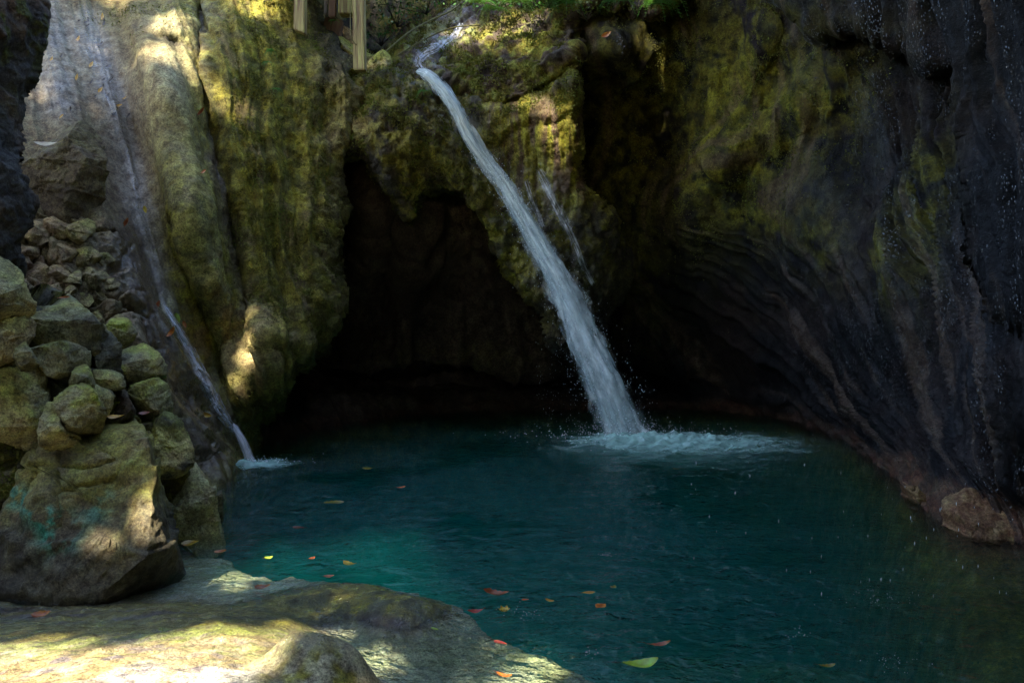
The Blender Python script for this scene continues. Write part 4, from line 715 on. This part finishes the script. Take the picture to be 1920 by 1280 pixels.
def film(at, path, wpx, off=0.05, nu=40, nv=220, seed=0, free=None):
    """thin sheet of water lying on a rock surface"""
    p = smooth_poly(path, 12, False); k = np.linspace(0, 1, len(p)); kk = np.linspace(0, 1, nv); px = np.interp(kk, k, p[:, 0]); py = np.interp(kk, k, p[:, 1]); w = np.interp(kk, np.linspace(0, 1, len(path)), wpx)
    tx, ty = np.gradient(px), np.gradient(py); L = np.hypot(tx, ty); nx_, ny_ = -ty / L, tx / L; u = np.linspace(-1, 1, nu)
    PX = px[:, None] - u[None] * nx_[:, None] * w[:, None] / 2; PY = py[:, None] - u[None] * ny_[:, None] * w[:, None] / 2
    V = at(PX, PY); Yd = V[..., 1]
    for _ in range(3): Yd = np.apply_along_axis(lambda q: np.convolve(np.pad(q, 3, 'edge'), np.ones(7) / 7, 'valid'), 0, Yd); Yd = np.apply_along_axis(lambda q: np.convolve(np.pad(q, 2, 'edge'), np.ones(5) / 5, 'valid'), 1, Yd)
    Yd = np.minimum(Yd, V[..., 1]) - off * (1 - 0.85 * np.abs(u[None]) ** 2)
    V = P(PX, PY, Yd); al = np.r_[0, np.cumsum(np.linalg.norm(np.diff(V[:, nu // 2], axis=0), axis=1))]
    endf = np.minimum(1, np.minimum(kk, 1 - kk) / 0.08)
    return mesh_from('film', V.reshape(-1, 3), gridq(nv, nu), None, {'fu': np.broadcast_to(u[None] * 0.5 + seed, PX.shape).ravel(), 'fv': np.broadcast_to(al[:, None], PX.shape).ravel(), 'fe': ((1 - np.abs(u[None]) ** 2.5) * endf[:, None]).ravel()})
def drops(pts, rad, ns=1):
    ico = np.array([(0, 0, 1), (1, 0, 0), (0, 1, 0), (-1, 0, 0), (0, -1, 0), (0, 0, -1)], float); f = np.array([(0, 1, 2), (0, 2, 3), (0, 3, 4), (0, 4, 1), (5, 2, 1), (5, 3, 2), (5, 4, 3), (5, 1, 4)])
    pts = np.asarray(pts); n = len(pts); rad = np.broadcast_to(np.asarray(rad, float), (n, 3)) if np.ndim(rad) == 2 else np.repeat(np.broadcast_to(rad, n)[:, None], 3, 1)
    V = pts[:, None] + ico[None] * rad[:, None]; T = f[None] + (np.arange(n) * 6)[:, None, None]; return V.reshape(-1, 3), T.reshape(-1, 3)
M_MIST = fall_mat('fall_mist', 0.45, 1.0, (0.8, 0.95, 0.97), 7, 2.0, 0.55, 0.05); M_FALL = fall_mat('white_water', 0.27, 0.62, (0.86, 0.97, 0.98), 6, 2.4, 0.5, 0.15); M_FALLC = fall_mat('white_water_core', 0.22, 0.58, (0.74, 0.92, 0.96), 6, 1.5, 0.3)
M_VEIL = fall_mat('water_veil', 0.46, 0.70, (0.75, 0.90, 0.95), 24, 2.2, 0.30, 0.4); M_FILM = fall_mat('water_film', 0.52, 1.15, (0.55, 0.60, 0.72), 14, 2.6, 0.35, 0.6)  # blue tint of the film stands in for reflected sky
M_STREAM = fall_mat('stream_water', 0.34, 0.66, (0.85, 0.86, 0.92), 9, 2.2, 0.35, 0.3)
M_DROP = plain_mat('water_drop', (0.85, 0.92, 0.95), 0.15, 0.02, 5, 0.3)

wf = tag(empty('waterfall', tuple(PZ(1174, 816))), 'tall main waterfall slanting down from the lip into the pool', 'waterfall')
def child(name, me, m, root):
    o = obj(name, me, m, root); o.matrix_parent_inverse = __import__('mathutils').Matrix.Translation(-root.location); return o
fw = [8, 22, 26, 30, 33, 35, 37, 46, 60, 76, 86, 94, 108]; fy = [10.9, 10.72, 10.7, 10.68, 10.72, 10.75, 10.75, 10.72, 10.68, 10.6, 10.5, 10.45, 10.38]
FP = FALLC[:-1] + [(1176, 824)]
child('water_sheet', ribbon_tube(FP, fw, fy, 0.5, seed=1, amp=.16), M_FALL, wf)
child('mist_veil', ribbon_tube(FP[7:], [50, 66, 88, 104, 116, 130], fy[7:], 0.6, seed=12, amp=.09), M_MIST, wf)
child('water_core', ribbon_tube(FP, fw, fy, 0.5, seed=2, shrink=0.72), M_FALLC, wf)
rr_ = np.random.default_rng(9)
# drops hanging in the air beside the fall, drips in front of the undercut
n = 1500; ks = rr_.uniform(0.3, 1, n) ** 0.8; tt = np.linspace(0, 1, len(FP)); sd_ = rr_.normal(0, 0.42, n)
px = np.interp(ks, tt, [q_[0] for q_ in FP]) + sd_ * np.interp(ks, tt, fw); py = np.interp(ks, tt, [q_[1] for q_ in FP]); Yp = np.interp(ks, tt, fy) - rr_.uniform(0, 0.35, n)
pts = P(px, py, Yp); px2 = rr_.uniform(1005, 1080, 90); pts = np.r_[pts, P(px2, rr_.uniform(640, 790, 90), 10.9)]
s = rr_.uniform(0.0022, 0.006, len(pts)); V, T = drops(pts, np.stack([s * 0.7, s * 0.7, s * 1.8], -1)); tag(child('spray', mesh_from('spray', V, None, T), M_DROP, wf), kind='stuff')
# foam: a lumpy sheet around the foot
def foam(cx_, cy_, rx, ry, res, amp, seed, outflow=(0, 0), cz=0.10):
    c = PZ(cx_, cy_); gx = np.arange(c[0] - rx, c[0] + rx, res); gy = np.arange(c[1] - ry, c[1] + ry, res); X, Y = np.meshgrid(gx, gy); q = np.stack([X, Y, 0 * X], -1)
    d = np.hypot((X - c[0] - outflow[0]) / rx, (Y - c[1] - outflow[1]) / ry); core = np.exp(-(np.hypot((X - c[0] + 0.2) * .8, Y - c[1]) / 0.55) ** 2)
    Z = 0.012 + amp * np.clip(1 - d, 0, 1) * (0.5 + fbm(q * np.array([1, 1.8, 1]), 5, 4, 0.6, seed)) + cz * core * (0.6 + fbm(q, 6, 2, 0.5, seed + 1))
    return mesh_from('foam', np.stack([X, Y, Z], -1).reshape(-1, 3), gridq(*X.shape), None, {'fu': (X - c[0]).ravel(), 'fv': (Y - c[1]).ravel() * 1.0, 'fe': np.clip(1.25 - 1.25 * d + 0.5 * core, -0.5, 1.2).ravel()})
M_FOAM = fall_mat('foam', 0.28, 0.75, (0.55, 0.88, 0.80), 2.4, 6.0, 0.38, 0.05)
child('splash_foam', foam(1225, 832, 2.4, 1.3, 0.02, 0.08, 3, (0.45, -0.08), 0.06), M_FOAM, wf)
bu = foam(1250, 838, 2.6, 1.6, 0.03, 0.0, 23, (0.15, -0.1), 0.0); bu.transform(__import__('mathutils').Matrix.Translation((0, 0, -0.1))); child('bubbles', bu, fall_mat('bubbles', 0.30, 1.05, (0.45, 0.85, 0.72), 1.5, 3.0, 0.42, 0.0), wf)
n = 900; an = rr_.uniform(0, 6.28, n); ra = np.abs(rr_.normal(0, 0.5, n)); c = PZ(1178, 818); pts = np.stack([c[0] + ra * np.cos(an) * 1.5, c[1] + ra * np.sin(an) * 0.8, np.abs(rr_.normal(0, 0.12, n)) * np.exp(-ra)], -1) + np.array([0, 0, 0.01])
V, T = drops(pts, rr_.uniform(0.003, 0.009, n)); tag(child('splash_drops', mesh_from('sd', V, None, T), M_DROP, wf), kind='stuff')
child('upper_stream', film(ter_at, [(868, 40), (855, 62), (825, 85), (795, 100), (785, 118), (800, 138)], [14, 20, 30, 34, 26, 20], 0.04, seed=15), M_STREAM, wf)
child('thin_film', film(but_at, [(835, 180), (880, 220), (930, 280), (965, 330), (1000, 390)], [20, 60, 70, 60, 30], 0.03, seed=5), M_FILM, wf)

rc = tag(empty('water_trickle', tuple(P(1060, 420, 11.0))), 'thin sparkling trickle running down the rock just right of the main waterfall', 'trickle')
child('water_film', film(but_at, [(1005, 310), (1025, 350), (1050, 400), (1075, 450), (1095, 500), (1118, 545)], [18, 30, 32, 26, 20, 10], 0.05, seed=6), M_STREAM, rc)
child('water_film', film(but_at, [(985, 335), (1000, 380), (1020, 430)], [14, 20, 12], 0.05, seed=7), M_STREAM, rc)

ss = tag(empty('side_stream', tuple(PZ(472, 870))), 'narrow stream sliding down the left slab into the pool', 'stream')
child('water_film', film(cliff_at, [(120, 15), (170, 110), (215, 220), (250, 330), (272, 430), (300, 530), (325, 590)], [46, 44, 44, 40, 36, 30, 22], 0.03, seed=8), M_FILM, ss)
child('white_water', film(cliff_at, [(300, 560), (330, 608), (358, 660), (385, 715), (405, 755), (430, 792), (450, 815)], [12, 22, 32, 36, 34, 28, 22], 0.07, seed=9), M_STREAM, ss)
child('falling_jet', ribbon_tube([(438, 798), (452, 822), (464, 848), (474, 874)], [14, 18, 22, 26], [8.85, 8.75, 8.65, 8.55], 0.5, nu=30, nv=90, seed=4), M_STREAM, ss)
child('splash_foam', foam(478, 874, 0.5, 0.3, 0.012, 0.02, 13, (0.08, 0), 0.04), M_FOAM, ss)
n = 160; an = rr_.uniform(0, 6.28, n); ra = np.abs(rr_.normal(0, 0.22, n)); c = PZ(482, 872); pts = np.stack([c[0] + ra * np.cos(an) * 1.5 + .06, c[1] + ra * np.sin(an) * 0.6, np.abs(rr_.normal(0, 0.04, n)) + 0.01], -1)
V, T = drops(pts, rr_.uniform(0.003, 0.007, n)); tag(child('splash_drops', mesh_from('sd', V, None, T), M_DROP, ss), kind='stuff')

# ================================================================== WOODEN PLATFORM
M_POST = plain_mat('weathered_post', (0.32, 0.25, 0.10), 0.8, 0.6, 3, 0, (9, 9, 0.6), 0.9); M_PLANK = plain_mat('brown_plank', (0.15, 0.085, 0.045), 0.8, 0.35, 3, 0, (6, 6, 0.8), 0.5); M_GREYP = plain_mat('grey_plank', (0.2, 0.17, 0.14), 0.8, 0.3, 3, 0, (6, 6, 0.8), 0.5)
def box(a, b, bev=0.008, cut=0.0):
    """bevelled timber between two corners; cut slants the lower end"""
    import bmesh
    bm = bmesh.new(); bmesh.ops.create_cube(bm, size=1); a = Vector(a); b = Vector(b); d = b - a; c = (a + b) / 2
    for v in bm.verts: v.co = Vector((v.co.x * d.x, v.co.y * d.y, v.co.z * d.z))
    if cut:
        for v in bm.verts:
            if v.co.z < 0 and v.co.x < 0: v.co.z += cut
    bmesh.ops.bevel(bm, geom=bm.edges[:], offset=bev, segments=2, affect='EDGES'); me = bpy.data.meshes.new('timber'); bm.to_mesh(me); bm.free(); return me, c
pf = tag(empty('wooden_platform', tuple(P(620, 100, 11.1))), 'weathered wooden platform on posts at the top left of the fall', 'platform')
def timber(name, x0, x1, y0, y1, Y, dep, m, cut=0.0, rot=0.0):
    A = P(x0, y1, Y); B = P(x1, y0, Y); me, c = box((A[0], Y, A[2]), (B[0], Y + dep, B[2]), 0.012, cut); o = child(name, me, m, pf); o.location = c; o.rotation_euler = (0, rot, 0)
    return o
timber('post', 551, 572, -160, 62, 10.75, .15, M_POST, .05, 0.012); timber('post', 660, 682, -160, 131, 10.55, .15, M_POST, 0, -0.015)
timber('plank', 607, 614, -120, 28, 11.5, .04, M_GREYP); timber('plank', 617, 631, -120, 32, 11.45, .05, M_PLANK, 0, 0.02); timber('bracket', 634, 662, -4, 25, 11.3, .2, M_POST); timber('brace', 606, 640, 34, 66, 11.6, .12, M_PLANK, .08, .2)
timber('beam', 480, 760, -110, -70, 10.9, .12, M_PLANK); timber('beam', 480, 760, -112, -72, 12.4, .12, M_PLANK)
for k in range(14):
    A = P(480 + k * 20, -112, 10.9); me, c = box((A[0], 10.7, A[2] + .004), (A[0] + .135, 13.0, A[2] + .045)); o = child('deck_board', me, M_GREYP, pf); o.location = c
for i, (ol, y0, lb, ex) in enumerate([([(622, 62), (636, 38), (652, 55), (662, 78), (650, 96), (628, 92)], 12.3, 'sunlit tan stone behind the platform posts', lambda V, t: mix(t, np.array([.34, .2, .1]), .8)), ([(602, 50), (614, 46), (617, 66), (611, 86), (604, 76)], 12.4, 'narrow pale stone between the platform posts', lambda V, t: mix(t, np.array([.42, .36, .38]), .9)),
                                   ([(612, 80), (640, 70), (668, 90), (705, 98), (722, 118), (700, 132), (640, 128), (615, 110)], 11.5, 'dark rounded rock at the foot of the front platform post', None), ([(690, 106), (712, 98), (735, 112), (742, 128), (715, 134), (692, 128)], 11.2, 'small mossy rock between the platform post and the lip', None)]):
    tag(boulder('rock', ol, y0, .18, 0, -.2, seed=120 + i, mossy=.15 if i < 2 else .6, extra=ex, amp=.07), lb, 'rock')

# ================================================================== PLANTS
M_FERN = [plain_mat('fern_green', (0.045, 0.14, 0.018), 0.45, 0.4, 6, 0.35), plain_mat('leaf_green', (0.075, 0.19, 0.022), 0.4, 0.4, 6, 0.35), plain_mat('olive_leaf', (0.12, 0.15, 0.02), 0.45, 0.4, 6, 0.3)]
def frond(L, n, droop, yaw, r, wid=0.3):
    t = np.linspace(0, 1, n); d = np.array([math.cos(yaw), math.sin(yaw), 0]); side = np.array([-d[1], d[0], 0]); pos = d * (L * t * (1 - 0.25 * droop * t))[:, None] + np.array([0, 0, 1]) * (L * (0.55 * t - (0.45 + droop) * t * t))[:, None]
    parts = [tube(pos, np.linspace(0.004, 0.0012, n), 4)]; Q = []
    for i in range(1, n):
        w = L * wid * math.sin(math.pi * min(1, 0.15 + 0.85 * t[i])) ** 0.8 * (1 - 0.55 * t[i]) + 0.01
        for s_ in (-1, 1):
            a = pos[i]; dirv = side * s_ + d * 0.45 + np.array([0, 0, r.uniform(-.25, .05)]); dirv /= np.linalg.norm(dirv); tw = L / n * 0.42
            Q.append(np.array([a - d * tw * .5, a + dirv * w * .5 - d * tw * 0.6, a + dirv * w, a + dirv * w * .5 + d * tw * .9]))
    parts.append((np.array(Q).reshape(-1, 3), np.arange(len(Q) * 4).reshape(-1, 4), None)); return parts
def fern(loc, L, nf, m, label, seed, name='fern', facing=-math.pi / 2, spread=2.6, wid=.3, droop=.7, n=13, group='ferns along the top of the rocks'):
    r = np.random.default_rng(seed); root = tag(empty(name, tuple(loc)), label, 'fern' if name == 'fern' else 'plant', group)
    for k in range(nf):
        V, q, tr = merge(frond(L * r.uniform(.6, 1.15), n, droop * r.uniform(.6, 1.3), facing + r.uniform(-spread / 2, spread / 2), r, wid)); obj('frond', mesh_from('frond', V, q, tr, None, False), m, root)
for i, (px, py, Y, L, nf, mi, lb) in enumerate([
    (1225, 10, 11.0, .42, 8, 1, 'bright green fern at the top right of the wet boss'), (1250, 2, 11.0, .34, 7, 1, 'small fern at the top edge right of the wet boss'), (1160, 4, 11.0, .3, 6, 0, 'small fern hanging over the top of the wet boss'),
    (1060, 8, 11.0, .34, 7, 1, 'dark green fern left of the wet boss at the top edge'), (1015, 0, 11.2, .36, 7, 0, 'fern at the top edge above the smooth panel'), (960, 6, 11.4, .4, 8, 1, 'broad fern at the top edge above the terrace'), (925, 20, 11.4, .3, 7, 0, 'fern hanging on the terrace below the top edge'), (890, 6, 11.8, .3, 6, 1, 'olive fern at the top edge left of the broad fern'),
    (508, 97, 10.2, .13, 5, 1, 'tiny fern high on the left cliff'), (500, 118, 10.2, .1, 4, 1, 'tiny fern just below the other one on the left cliff'), (520, 168, 10.1, .09, 4, 1, 'lowest tiny fern on the left cliff'), (795, 172, 10.4, .14, 5, 1, 'tiny fern on the rock left of the lip'), (625, 40, 11.5, .1, 4, 1, 'tiny fern under the platform')]):
    if py < 50 and px > 880: Y = min(float(ter_at(px, max(py, 4))[1]), 11.3) - 0.06
    fern(P(px, py, Y), L * 1.25, nf + 3, M_FERN[mi], lb, 700 + i)
def bush(loc, size, n, m, label, seed, leaf=.06):
    r = np.random.default_rng(seed); root = tag(empty('leafy_shrub', tuple(loc)), label, 'shrub', 'shrubs above the rocks'); pts = r.normal(size=(n, 3)) * np.array(size); pts[:, 2] = np.abs(pts[:, 2]); V, q = leaf_cards(pts, leaf, r); obj('foliage', mesh_from('foliage', V, q, None, None, False), m, root)
    parts = [tube([(0, 0, -.1), tuple(p * .5), tuple(p)], [.008, .005, .002], 5) for p in pts[:14]]; V, q, tr = merge(parts); obj('stem', mesh_from('stem', V, q, tr), M_BARK, root)
for i, (px, py, Y, sz, n, mi, lb, lf) in enumerate([(205, 10, 11.2, (.3, .2, .06), 260, 1, 'bright sunlit shrub above the top of the left slab', .06), (165, 4, 11.2, (.2, .2, .05), 160, 0, 'green shrub at the top edge left of the sunlit one', .06), (265, 4, 11.4, (.2, .2, .06), 120, 0, 'dark shrub at the top edge right of the sunlit one', .06),
        (745, 40, 12.9, (.34, .3, .28), 300, 0, 'dark leafy shrub behind the terrace beside the platform', .055), (715, 75, 12.6, (.2, .2, .15), 150, 0, 'low leafy shrub in the shade right of the front post', .05), (800, 15, 12.8, (.3, .3, .15), 200, 2, 'olive shrub behind the terrace at the top edge', .055), (935, 4, 11.5, (.3, .15, .08), 260, 1, 'bright leafy shrub at the top edge above the terrace', .06), (1030, 2, 11.2, (.25, .12, .06), 220, 1, 'bright leafy shrub at the top edge above the smooth panel', .06), (455, 2, 11.1, (.3, .15, .06), 240, 1, 'sunlit shrub at the top edge left of the platform', .055), (1100, 25, 11.2, (.18, .12, .1), 120, 2, 'olive shrub between the ferns left of the wet boss', .05)]):
    bush(P(px, py, Y), sz, n, M_FERN[mi], lb, 750 + i, lf)
# hanging roots
M_ROOT = plain_mat('root', (0.11, 0.10, 0.025), 0.8, 0.3, 20)
for pts, rd, lb in (([(1512, 30, 9.0), (1516, 55, 9.0), (1512, 78, 9.0), (1500, 94, 9.0)], .006, 'thin root hanging left under the dark overhang'), ([(1529, 30, 9.0), (1533, 58, 9.0), (1530, 80, 9.0), (1524, 96, 9.0)], .006, 'thin root hanging right under the dark overhang'), ([(668, 85, 10.55), (659, 70, 10.5), (657, 30, 10.5), (660, -20, 10.5)], .006, 'thin vine hanging beside the front platform post'),
                    ([(700, 118, 11.1), (760, 66, 11.6), (800, 42, 12.0), (850, 18, 12.3), (880, -10, 12.5)], .014, 'long mossy root running up along the terrace edge'), ([(745, 104, 11.3), (800, 72, 11.6), (850, 52, 11.7), (900, 48, 11.9)], .010, 'second mossy root lying across the terrace')):
    p = smooth_poly([P(*q) for q in pts], 8, False); V, q, tr = tube(p, rd, 7); tag(obj('root', mesh_from('root', V, q, tr), M_ROOT), lb, 'root', 'roots hanging over the rocks')

# ================================================================== FALLEN LEAVES
def leaf_mesh(L, w, curl, fold, r, lobes=0):
    n = 11; m = 5; t = np.linspace(0, 1, n); W = w * np.sin(math.pi * t ** 0.8) ** 0.85; W = W + 0.0006; u = np.linspace(-1, 1, m)
    X = (t[:, None] - .5) * L + 0 * u; Y = W[:, None] * u[None] * (1 + (0.12 * np.sin(t * 31 + r.uniform(0, 6)))[:, None]); Z = curl * L * ((t - .5) ** 2)[:, None] * 2 + fold * np.abs(Y) + 0.03 * L * np.sin(t * 5 + r.uniform(0, 6))[:, None] * u[None]
    V = np.stack([X, Y, Z], -1).reshape(-1, 3); st = tube([(-L * .5, 0, V[2, 2]), (-L * .62, .01 * L, V[2, 2] + .02 * L), (-L * .75, .03 * L, V[2, 2] + .02 * L)], [.0014, .0012, .001], 4)
    return mesh_from('leaf', V, gridq(n, m)), mesh_from('stalk', *st)
LC = dict(yellow=(.55, .40, .04), gold=(.42, .24, .02), orange=(.42, .13, .02), rust=(.26, .07, .02), red=(.34, .06, .03), lime=(.30, .42, .04), olive=(.17, .16, .02), brown=(.13, .06, .03), tan=(.42, .30, .14), dark=(.03, .022, .018))
LM = {k: plain_mat('leaf_' + k, v, .35, .35, 30, .25) for k, v in LC.items()}
def leaf(pos, size, col, label, yaw, group, tilt=(0, 0), curl=.25, fold=.25, asp=.2):
    r = np.random.default_rng(abs(hash(label)) % 1 + int(abs(pos[0] * 1000)) + int(pos[1] * 1000)); me, st = leaf_mesh(size, size * asp, curl * r.uniform(.4, 1.6), fold * r.uniform(.4, 1.8), r)
    root = tag(empty('leaf', tuple(pos)), label, 'leaf', group); root.rotation_euler = (tilt[0], tilt[1], yaw); obj('blade', me, LM[col], root); obj('stalk', st, LM['brown'], root)
FL = 'fallen leaves floating on the pool'
for px, py, s_, col, lb, yaw, asp in [(690, 881, 22, 'olive', 'olive leaf floating far out right of the side stream', .1, .2), (751, 917, 16, 'orange', 'small orange leaf floating in the middle of the pool', .4, .25), (625, 946, 34, 'olive', 'ragged olive leaf floating right of the pointed boulder', .2, .3), (563, 992, 26, 'brown', 'dark brown leaf floating near the pointed boulder', -.1, .2), (504, 1050, 16, 'lime', 'curled lime green leaf floating by the ledge edge', .9, .35),
    (585, 1051, 14, 'orange', 'small orange leaf floating above the ledge', 1.1, .3), (656, 1061, 26, 'yellow', 'yellow leaf floating behind the mossy dome', -.4, .3), (616, 1085, 20, 'orange', 'orange leaf floating against the ledge rim', .3, .25), (930, 1119, 42, 'rust', 'large rust coloured curled leaf floating in the middle', -.25, .28), (985, 1128, 12, 'orange', 'tiny orange leaf beside the large rust one', .2, .35), (1031, 1130, 16, 'gold', 'small golden leaf right of the large rust one', -.6, .3),
    (892, 1151, 32, 'red', 'red leaf floating near the tip of the mossy dome', .35, .18), (1103, 1115, 24, 'gold', 'slim golden leaf floating right of the middle', .2, .2), (1150, 1104, 14, 'olive', 'small olive leaf, farthest right of the middle cluster', 1.1, .35), (1127, 1140, 24, 'orange', 'upturned orange leaf floating right of the middle', .9, .35), (1200, 1253, 64, 'lime', 'largest leaf, yellow green, floating at the bottom edge', .25, .24), (1232, 1213, 46, 'rust', 'slim orange red leaf above the largest green leaf', .15, .13),
    (938, 1209, 24, 'red', 'red leaf over the bright submerged shelf', -.5, .25), (945, 1272, 28, 'orange', 'orange leaf over the submerged shelf at the bottom edge', -.4, .22), (815, 1183, 15, 'lime', 'small lime green leaf in the shallow water by the dome', -.6, .25), (1550, 1254, 30, 'olive', 'dim olive leaf floating at the lower right', .1, .2), (1270, 881, 14, 'olive', 'small olive leaf at the edge of the foam', .1, .25)]:
    Y = yw(py, .012); leaf(P(px, py, Y) + np.array([0, 0, .012]), s_ / F * Y * 1.15, col, lb, yaw, FL, asp=asp)
RL = 'fallen leaves lying on the rocks'
for px, py, at_, s_, col, lb, roll_ in [(388, 778, cliff_at, 16, 'gold', 'golden leaf stuck on the brown chute', .2), (332, 598, cliff_at, 20, 'lime', 'yellow green leaf beside the side stream', 1.4), (322, 622, cliff_at, 20, 'orange', 'orange leaf at the edge of the side stream', -.9), (297, 570, cliff_at, 16, 'rust', 'rust leaf caught beside the stream', -1.0), (470, 497, cliff_at, 12, 'yellow', 'yellow leaf in the dark gully of the cliff', 1.2), (500, 624, cliff_at, 15, 'lime', 'slim yellow green leaf on the sunlit fin', -.5),
    (237, 418, cliff_at, 18, 'rust', 'rust leaf high beside the stream', -1.0), (272, 393, cliff_at, 12, 'yellow', 'small yellow leaf on the wet slab', 1.3), (346, 608, cliff_at, 12, 'orange', 'small orange leaf across the stream from the orange one', 1.2), (1137, 66, wall_at, 18, 'orange', 'orange brown leaf on the wet boss', -.5), (378, 210, cliff_at, 16, 'rust', 'rust leaf in the upper gully', -.9), (382, 322, cliff_at, 10, 'orange', 'tiny orange leaf below the gully', -.6)]:
    q = at_(px, py); d = q - np.array([0, 0, CH]); d /= np.linalg.norm(d); leaf(q - d * .06, s_ / F * q[1] * 1.2, col, lb, 0, RL, tilt=(1.2, roll_), asp=.22)
for px, py, Y, s_, col, lb in [(92, 273, 7.4, 46, 'tan', 'pale leaf on the smooth dark block'), (218, 783, 5.05, 26, 'gold', 'tan leaf on top of the turquoise boulder'), (272, 775, 5.85, 20, 'rust', 'crumpled dark red leaf between the right hand boulders'), (120, 559, 5.9, 20, 'orange', 'orange leaf on the ridge shaped boulder'), (78, 1153, 4.4, 32, 'orange', 'orange leaf lying at the foot of the turquoise boulder'), (493, 1101, 4.95, 26, 'orange', 'orange leaf on the ledge left of the mossy dome'), (413, 1034, 5.6, 20, 'orange', 'orange leaf in the shallows under the pointed boulder'), (358, 1018, 5.75, 30, 'gold', 'golden leaf in the water against the pointed boulder')]:
    leaf(P(px, py, Y), s_ / F * Y * 1.15, col, lb, .2, RL, tilt=(.35, -.1), asp=.22)
r = np.random.default_rng(77)
for k in range(34):                                         # dark debris washed onto the wet slab
    px = r.uniform(75, 225); py = r.uniform(25, 250); px = px + (py - 140) * .28
    q = cliff_at(px, py); d = q - np.array([0, 0, CH]); d /= np.linalg.norm(d); leaf(q - d * .05, r.uniform(6, 13) / F * q[1] * 1.2, 'dark' if r.random() < .75 else 'gold', 'small dead leaf stuck to the upper wet slab', 0, 'dead leaves on the upper wet slab', tilt=(1.2, -.9 + r.normal(0, .4)), asp=.25)

# yellow blossom, drips and drop splashes
fl = tag(empty('blossom', tuple(PZ(945, 1149))), 'yellow blossom floating by the mossy dome', 'blossom')
for k in range(6):
    me, st = leaf_mesh(.045, .014, .6, .4, r); o = obj('petal', me, LM['yellow'], fl); o.rotation_euler = (0, -.3, k * 1.05); o.location = (.018 * math.cos(k * 1.05), .018 * math.sin(k * 1.05), .015)
def splash(px, py, rad, n, label):
    c = PZ(px, py); root = tag(empty('drop_splash', tuple(c)), label, 'splash', 'splashes where drips hit the pool'); an = r.uniform(0, 6.28, n); ra = rad * np.abs(r.normal(0, .55, n)); hgt = np.abs(r.normal(0, rad * .3, n)) * np.exp(-ra / rad)
    V, T = drops(np.stack([ra * np.cos(an) * 1.4, ra * np.sin(an) * .7, hgt + .006], -1), r.uniform(.0012, .0034, n)); tag(obj('droplets', mesh_from('d', V, None, T), M_DROP, root), kind='stuff')
for a in [(1645, 1135, .2, 70, 'wide splash of drips at the lower right of the pool'), (1500, 1195, .08, 22, 'small splash left of the wide splash'), (1105, 1235, .10, 22, 'splash ring above the largest green leaf'), (1680, 1255, .14, 45, 'splash at the bottom right corner of the pool'), (1140, 1043, .07, 25, 'faint splash in the middle of the pool'), (970, 1160, .14, 30, 'sparkling splash beside the yellow blossom')]: splash(*a)
n = 120; px = np.r_[r.uniform(1560, 1900, 70), r.uniform(1250, 1900, 50)]; py = np.r_[r.uniform(900, 1270, 70), r.uniform(860, 1200, 50)]; Y = r.uniform(4.2, 6.0, n); keep = P(px, py, Y)[:, 2] > .03; s = r.uniform(.0016, .0038, n)
V, T = drops(P(px, py, Y)[keep], np.stack([s * .8, s * .8, s * 4], -1)[keep]); tag(obj('drips', mesh_from('drips', V, None, T), M_DROP), 'drips falling from the overhang on the right', 'drips', kind='stuff')

# ================================================================== MOSS: fuzzy tufts growing on the rock, too many to count
def moss(src, n, zone, seed, label, size=.028):
    V, nn, x, y = RELIEF[src]; r_ = np.random.default_rng(seed); pr = np.clip(zone(x, y, V, nn), 0, 1) * sst(0.42, 0.62, n01(V, 2.4, 4, seed)); k = r_.choice(len(V), n, p=pr / pr.sum()); p = V[k] + r_.normal(0, .012, (n, 3)); d = nn[k] + r_.normal(0, .55, (n, 3)) + np.array([0, 0, -.25]); d /= np.linalg.norm(d, axis=1, keepdims=True)
    e = np.cross(d, r_.normal(size=(n, 3))); e /= np.linalg.norm(e, axis=1, keepdims=True); L = (size * r_.uniform(.5, 1.5, n))[:, None]
    q = np.stack([p - d * L * .2, p + d * L * .4 + e * L * .3, p + d * L, p + d * L * .4 - e * L * .3], 1).reshape(-1, 3)
    tag(obj('moss', mesh_from('moss', q, np.arange(4 * n).reshape(-1, 4), None, None, False), M_MOSS), label, 'moss', kind='stuff')
M_MOSS = plain_mat('moss_tuft', (0.13, 0.135, 0.016), 0.8, 0.45, 2.5, 0.25)
moss('rock_terrace', 22000, lambda x, y, V, n: 0.3 + 0.7 * np.clip(n[..., 2] + .3, 0, 1), 901, 'fuzzy moss over the terrace above the fall')
moss('rock_buttress', 24000, lambda x, y, V, n: (0.25 + np.clip(n[..., 2] + .3, 0, 1)) * (1 - sst(430, 560, y)) * (1 - 0.8 * sst(900, 960, x) * sst(190, 230, y)), 902, 'fuzzy moss on the buttress around the fall', .024)
moss('cliff', 26000, lambda x, y, V, n: sst(400, 480, x) * (1 - 0.6 * sst(600, 640, x)) + .5 * blob(260, 30, 90, 30, x, y), 903, 'fuzzy moss on the left cliff beside the gully', .02)
moss('rock_bank', 9000, lambda x, y, V, n: 0.4 + 0 * x, 904, 'moss between the boulders on the left bank', .022)
moss('grotto_wall', 16000, lambda x, y, V, n: blob(1400, 200, 150, 190, x, y, 25) + blob(1480, 250, 200, 60, x, y, -40) + .5 * blob(1250, 130, 100, 150, x, y), 905, 'thin moss on the dark wall right of the fall', .02)
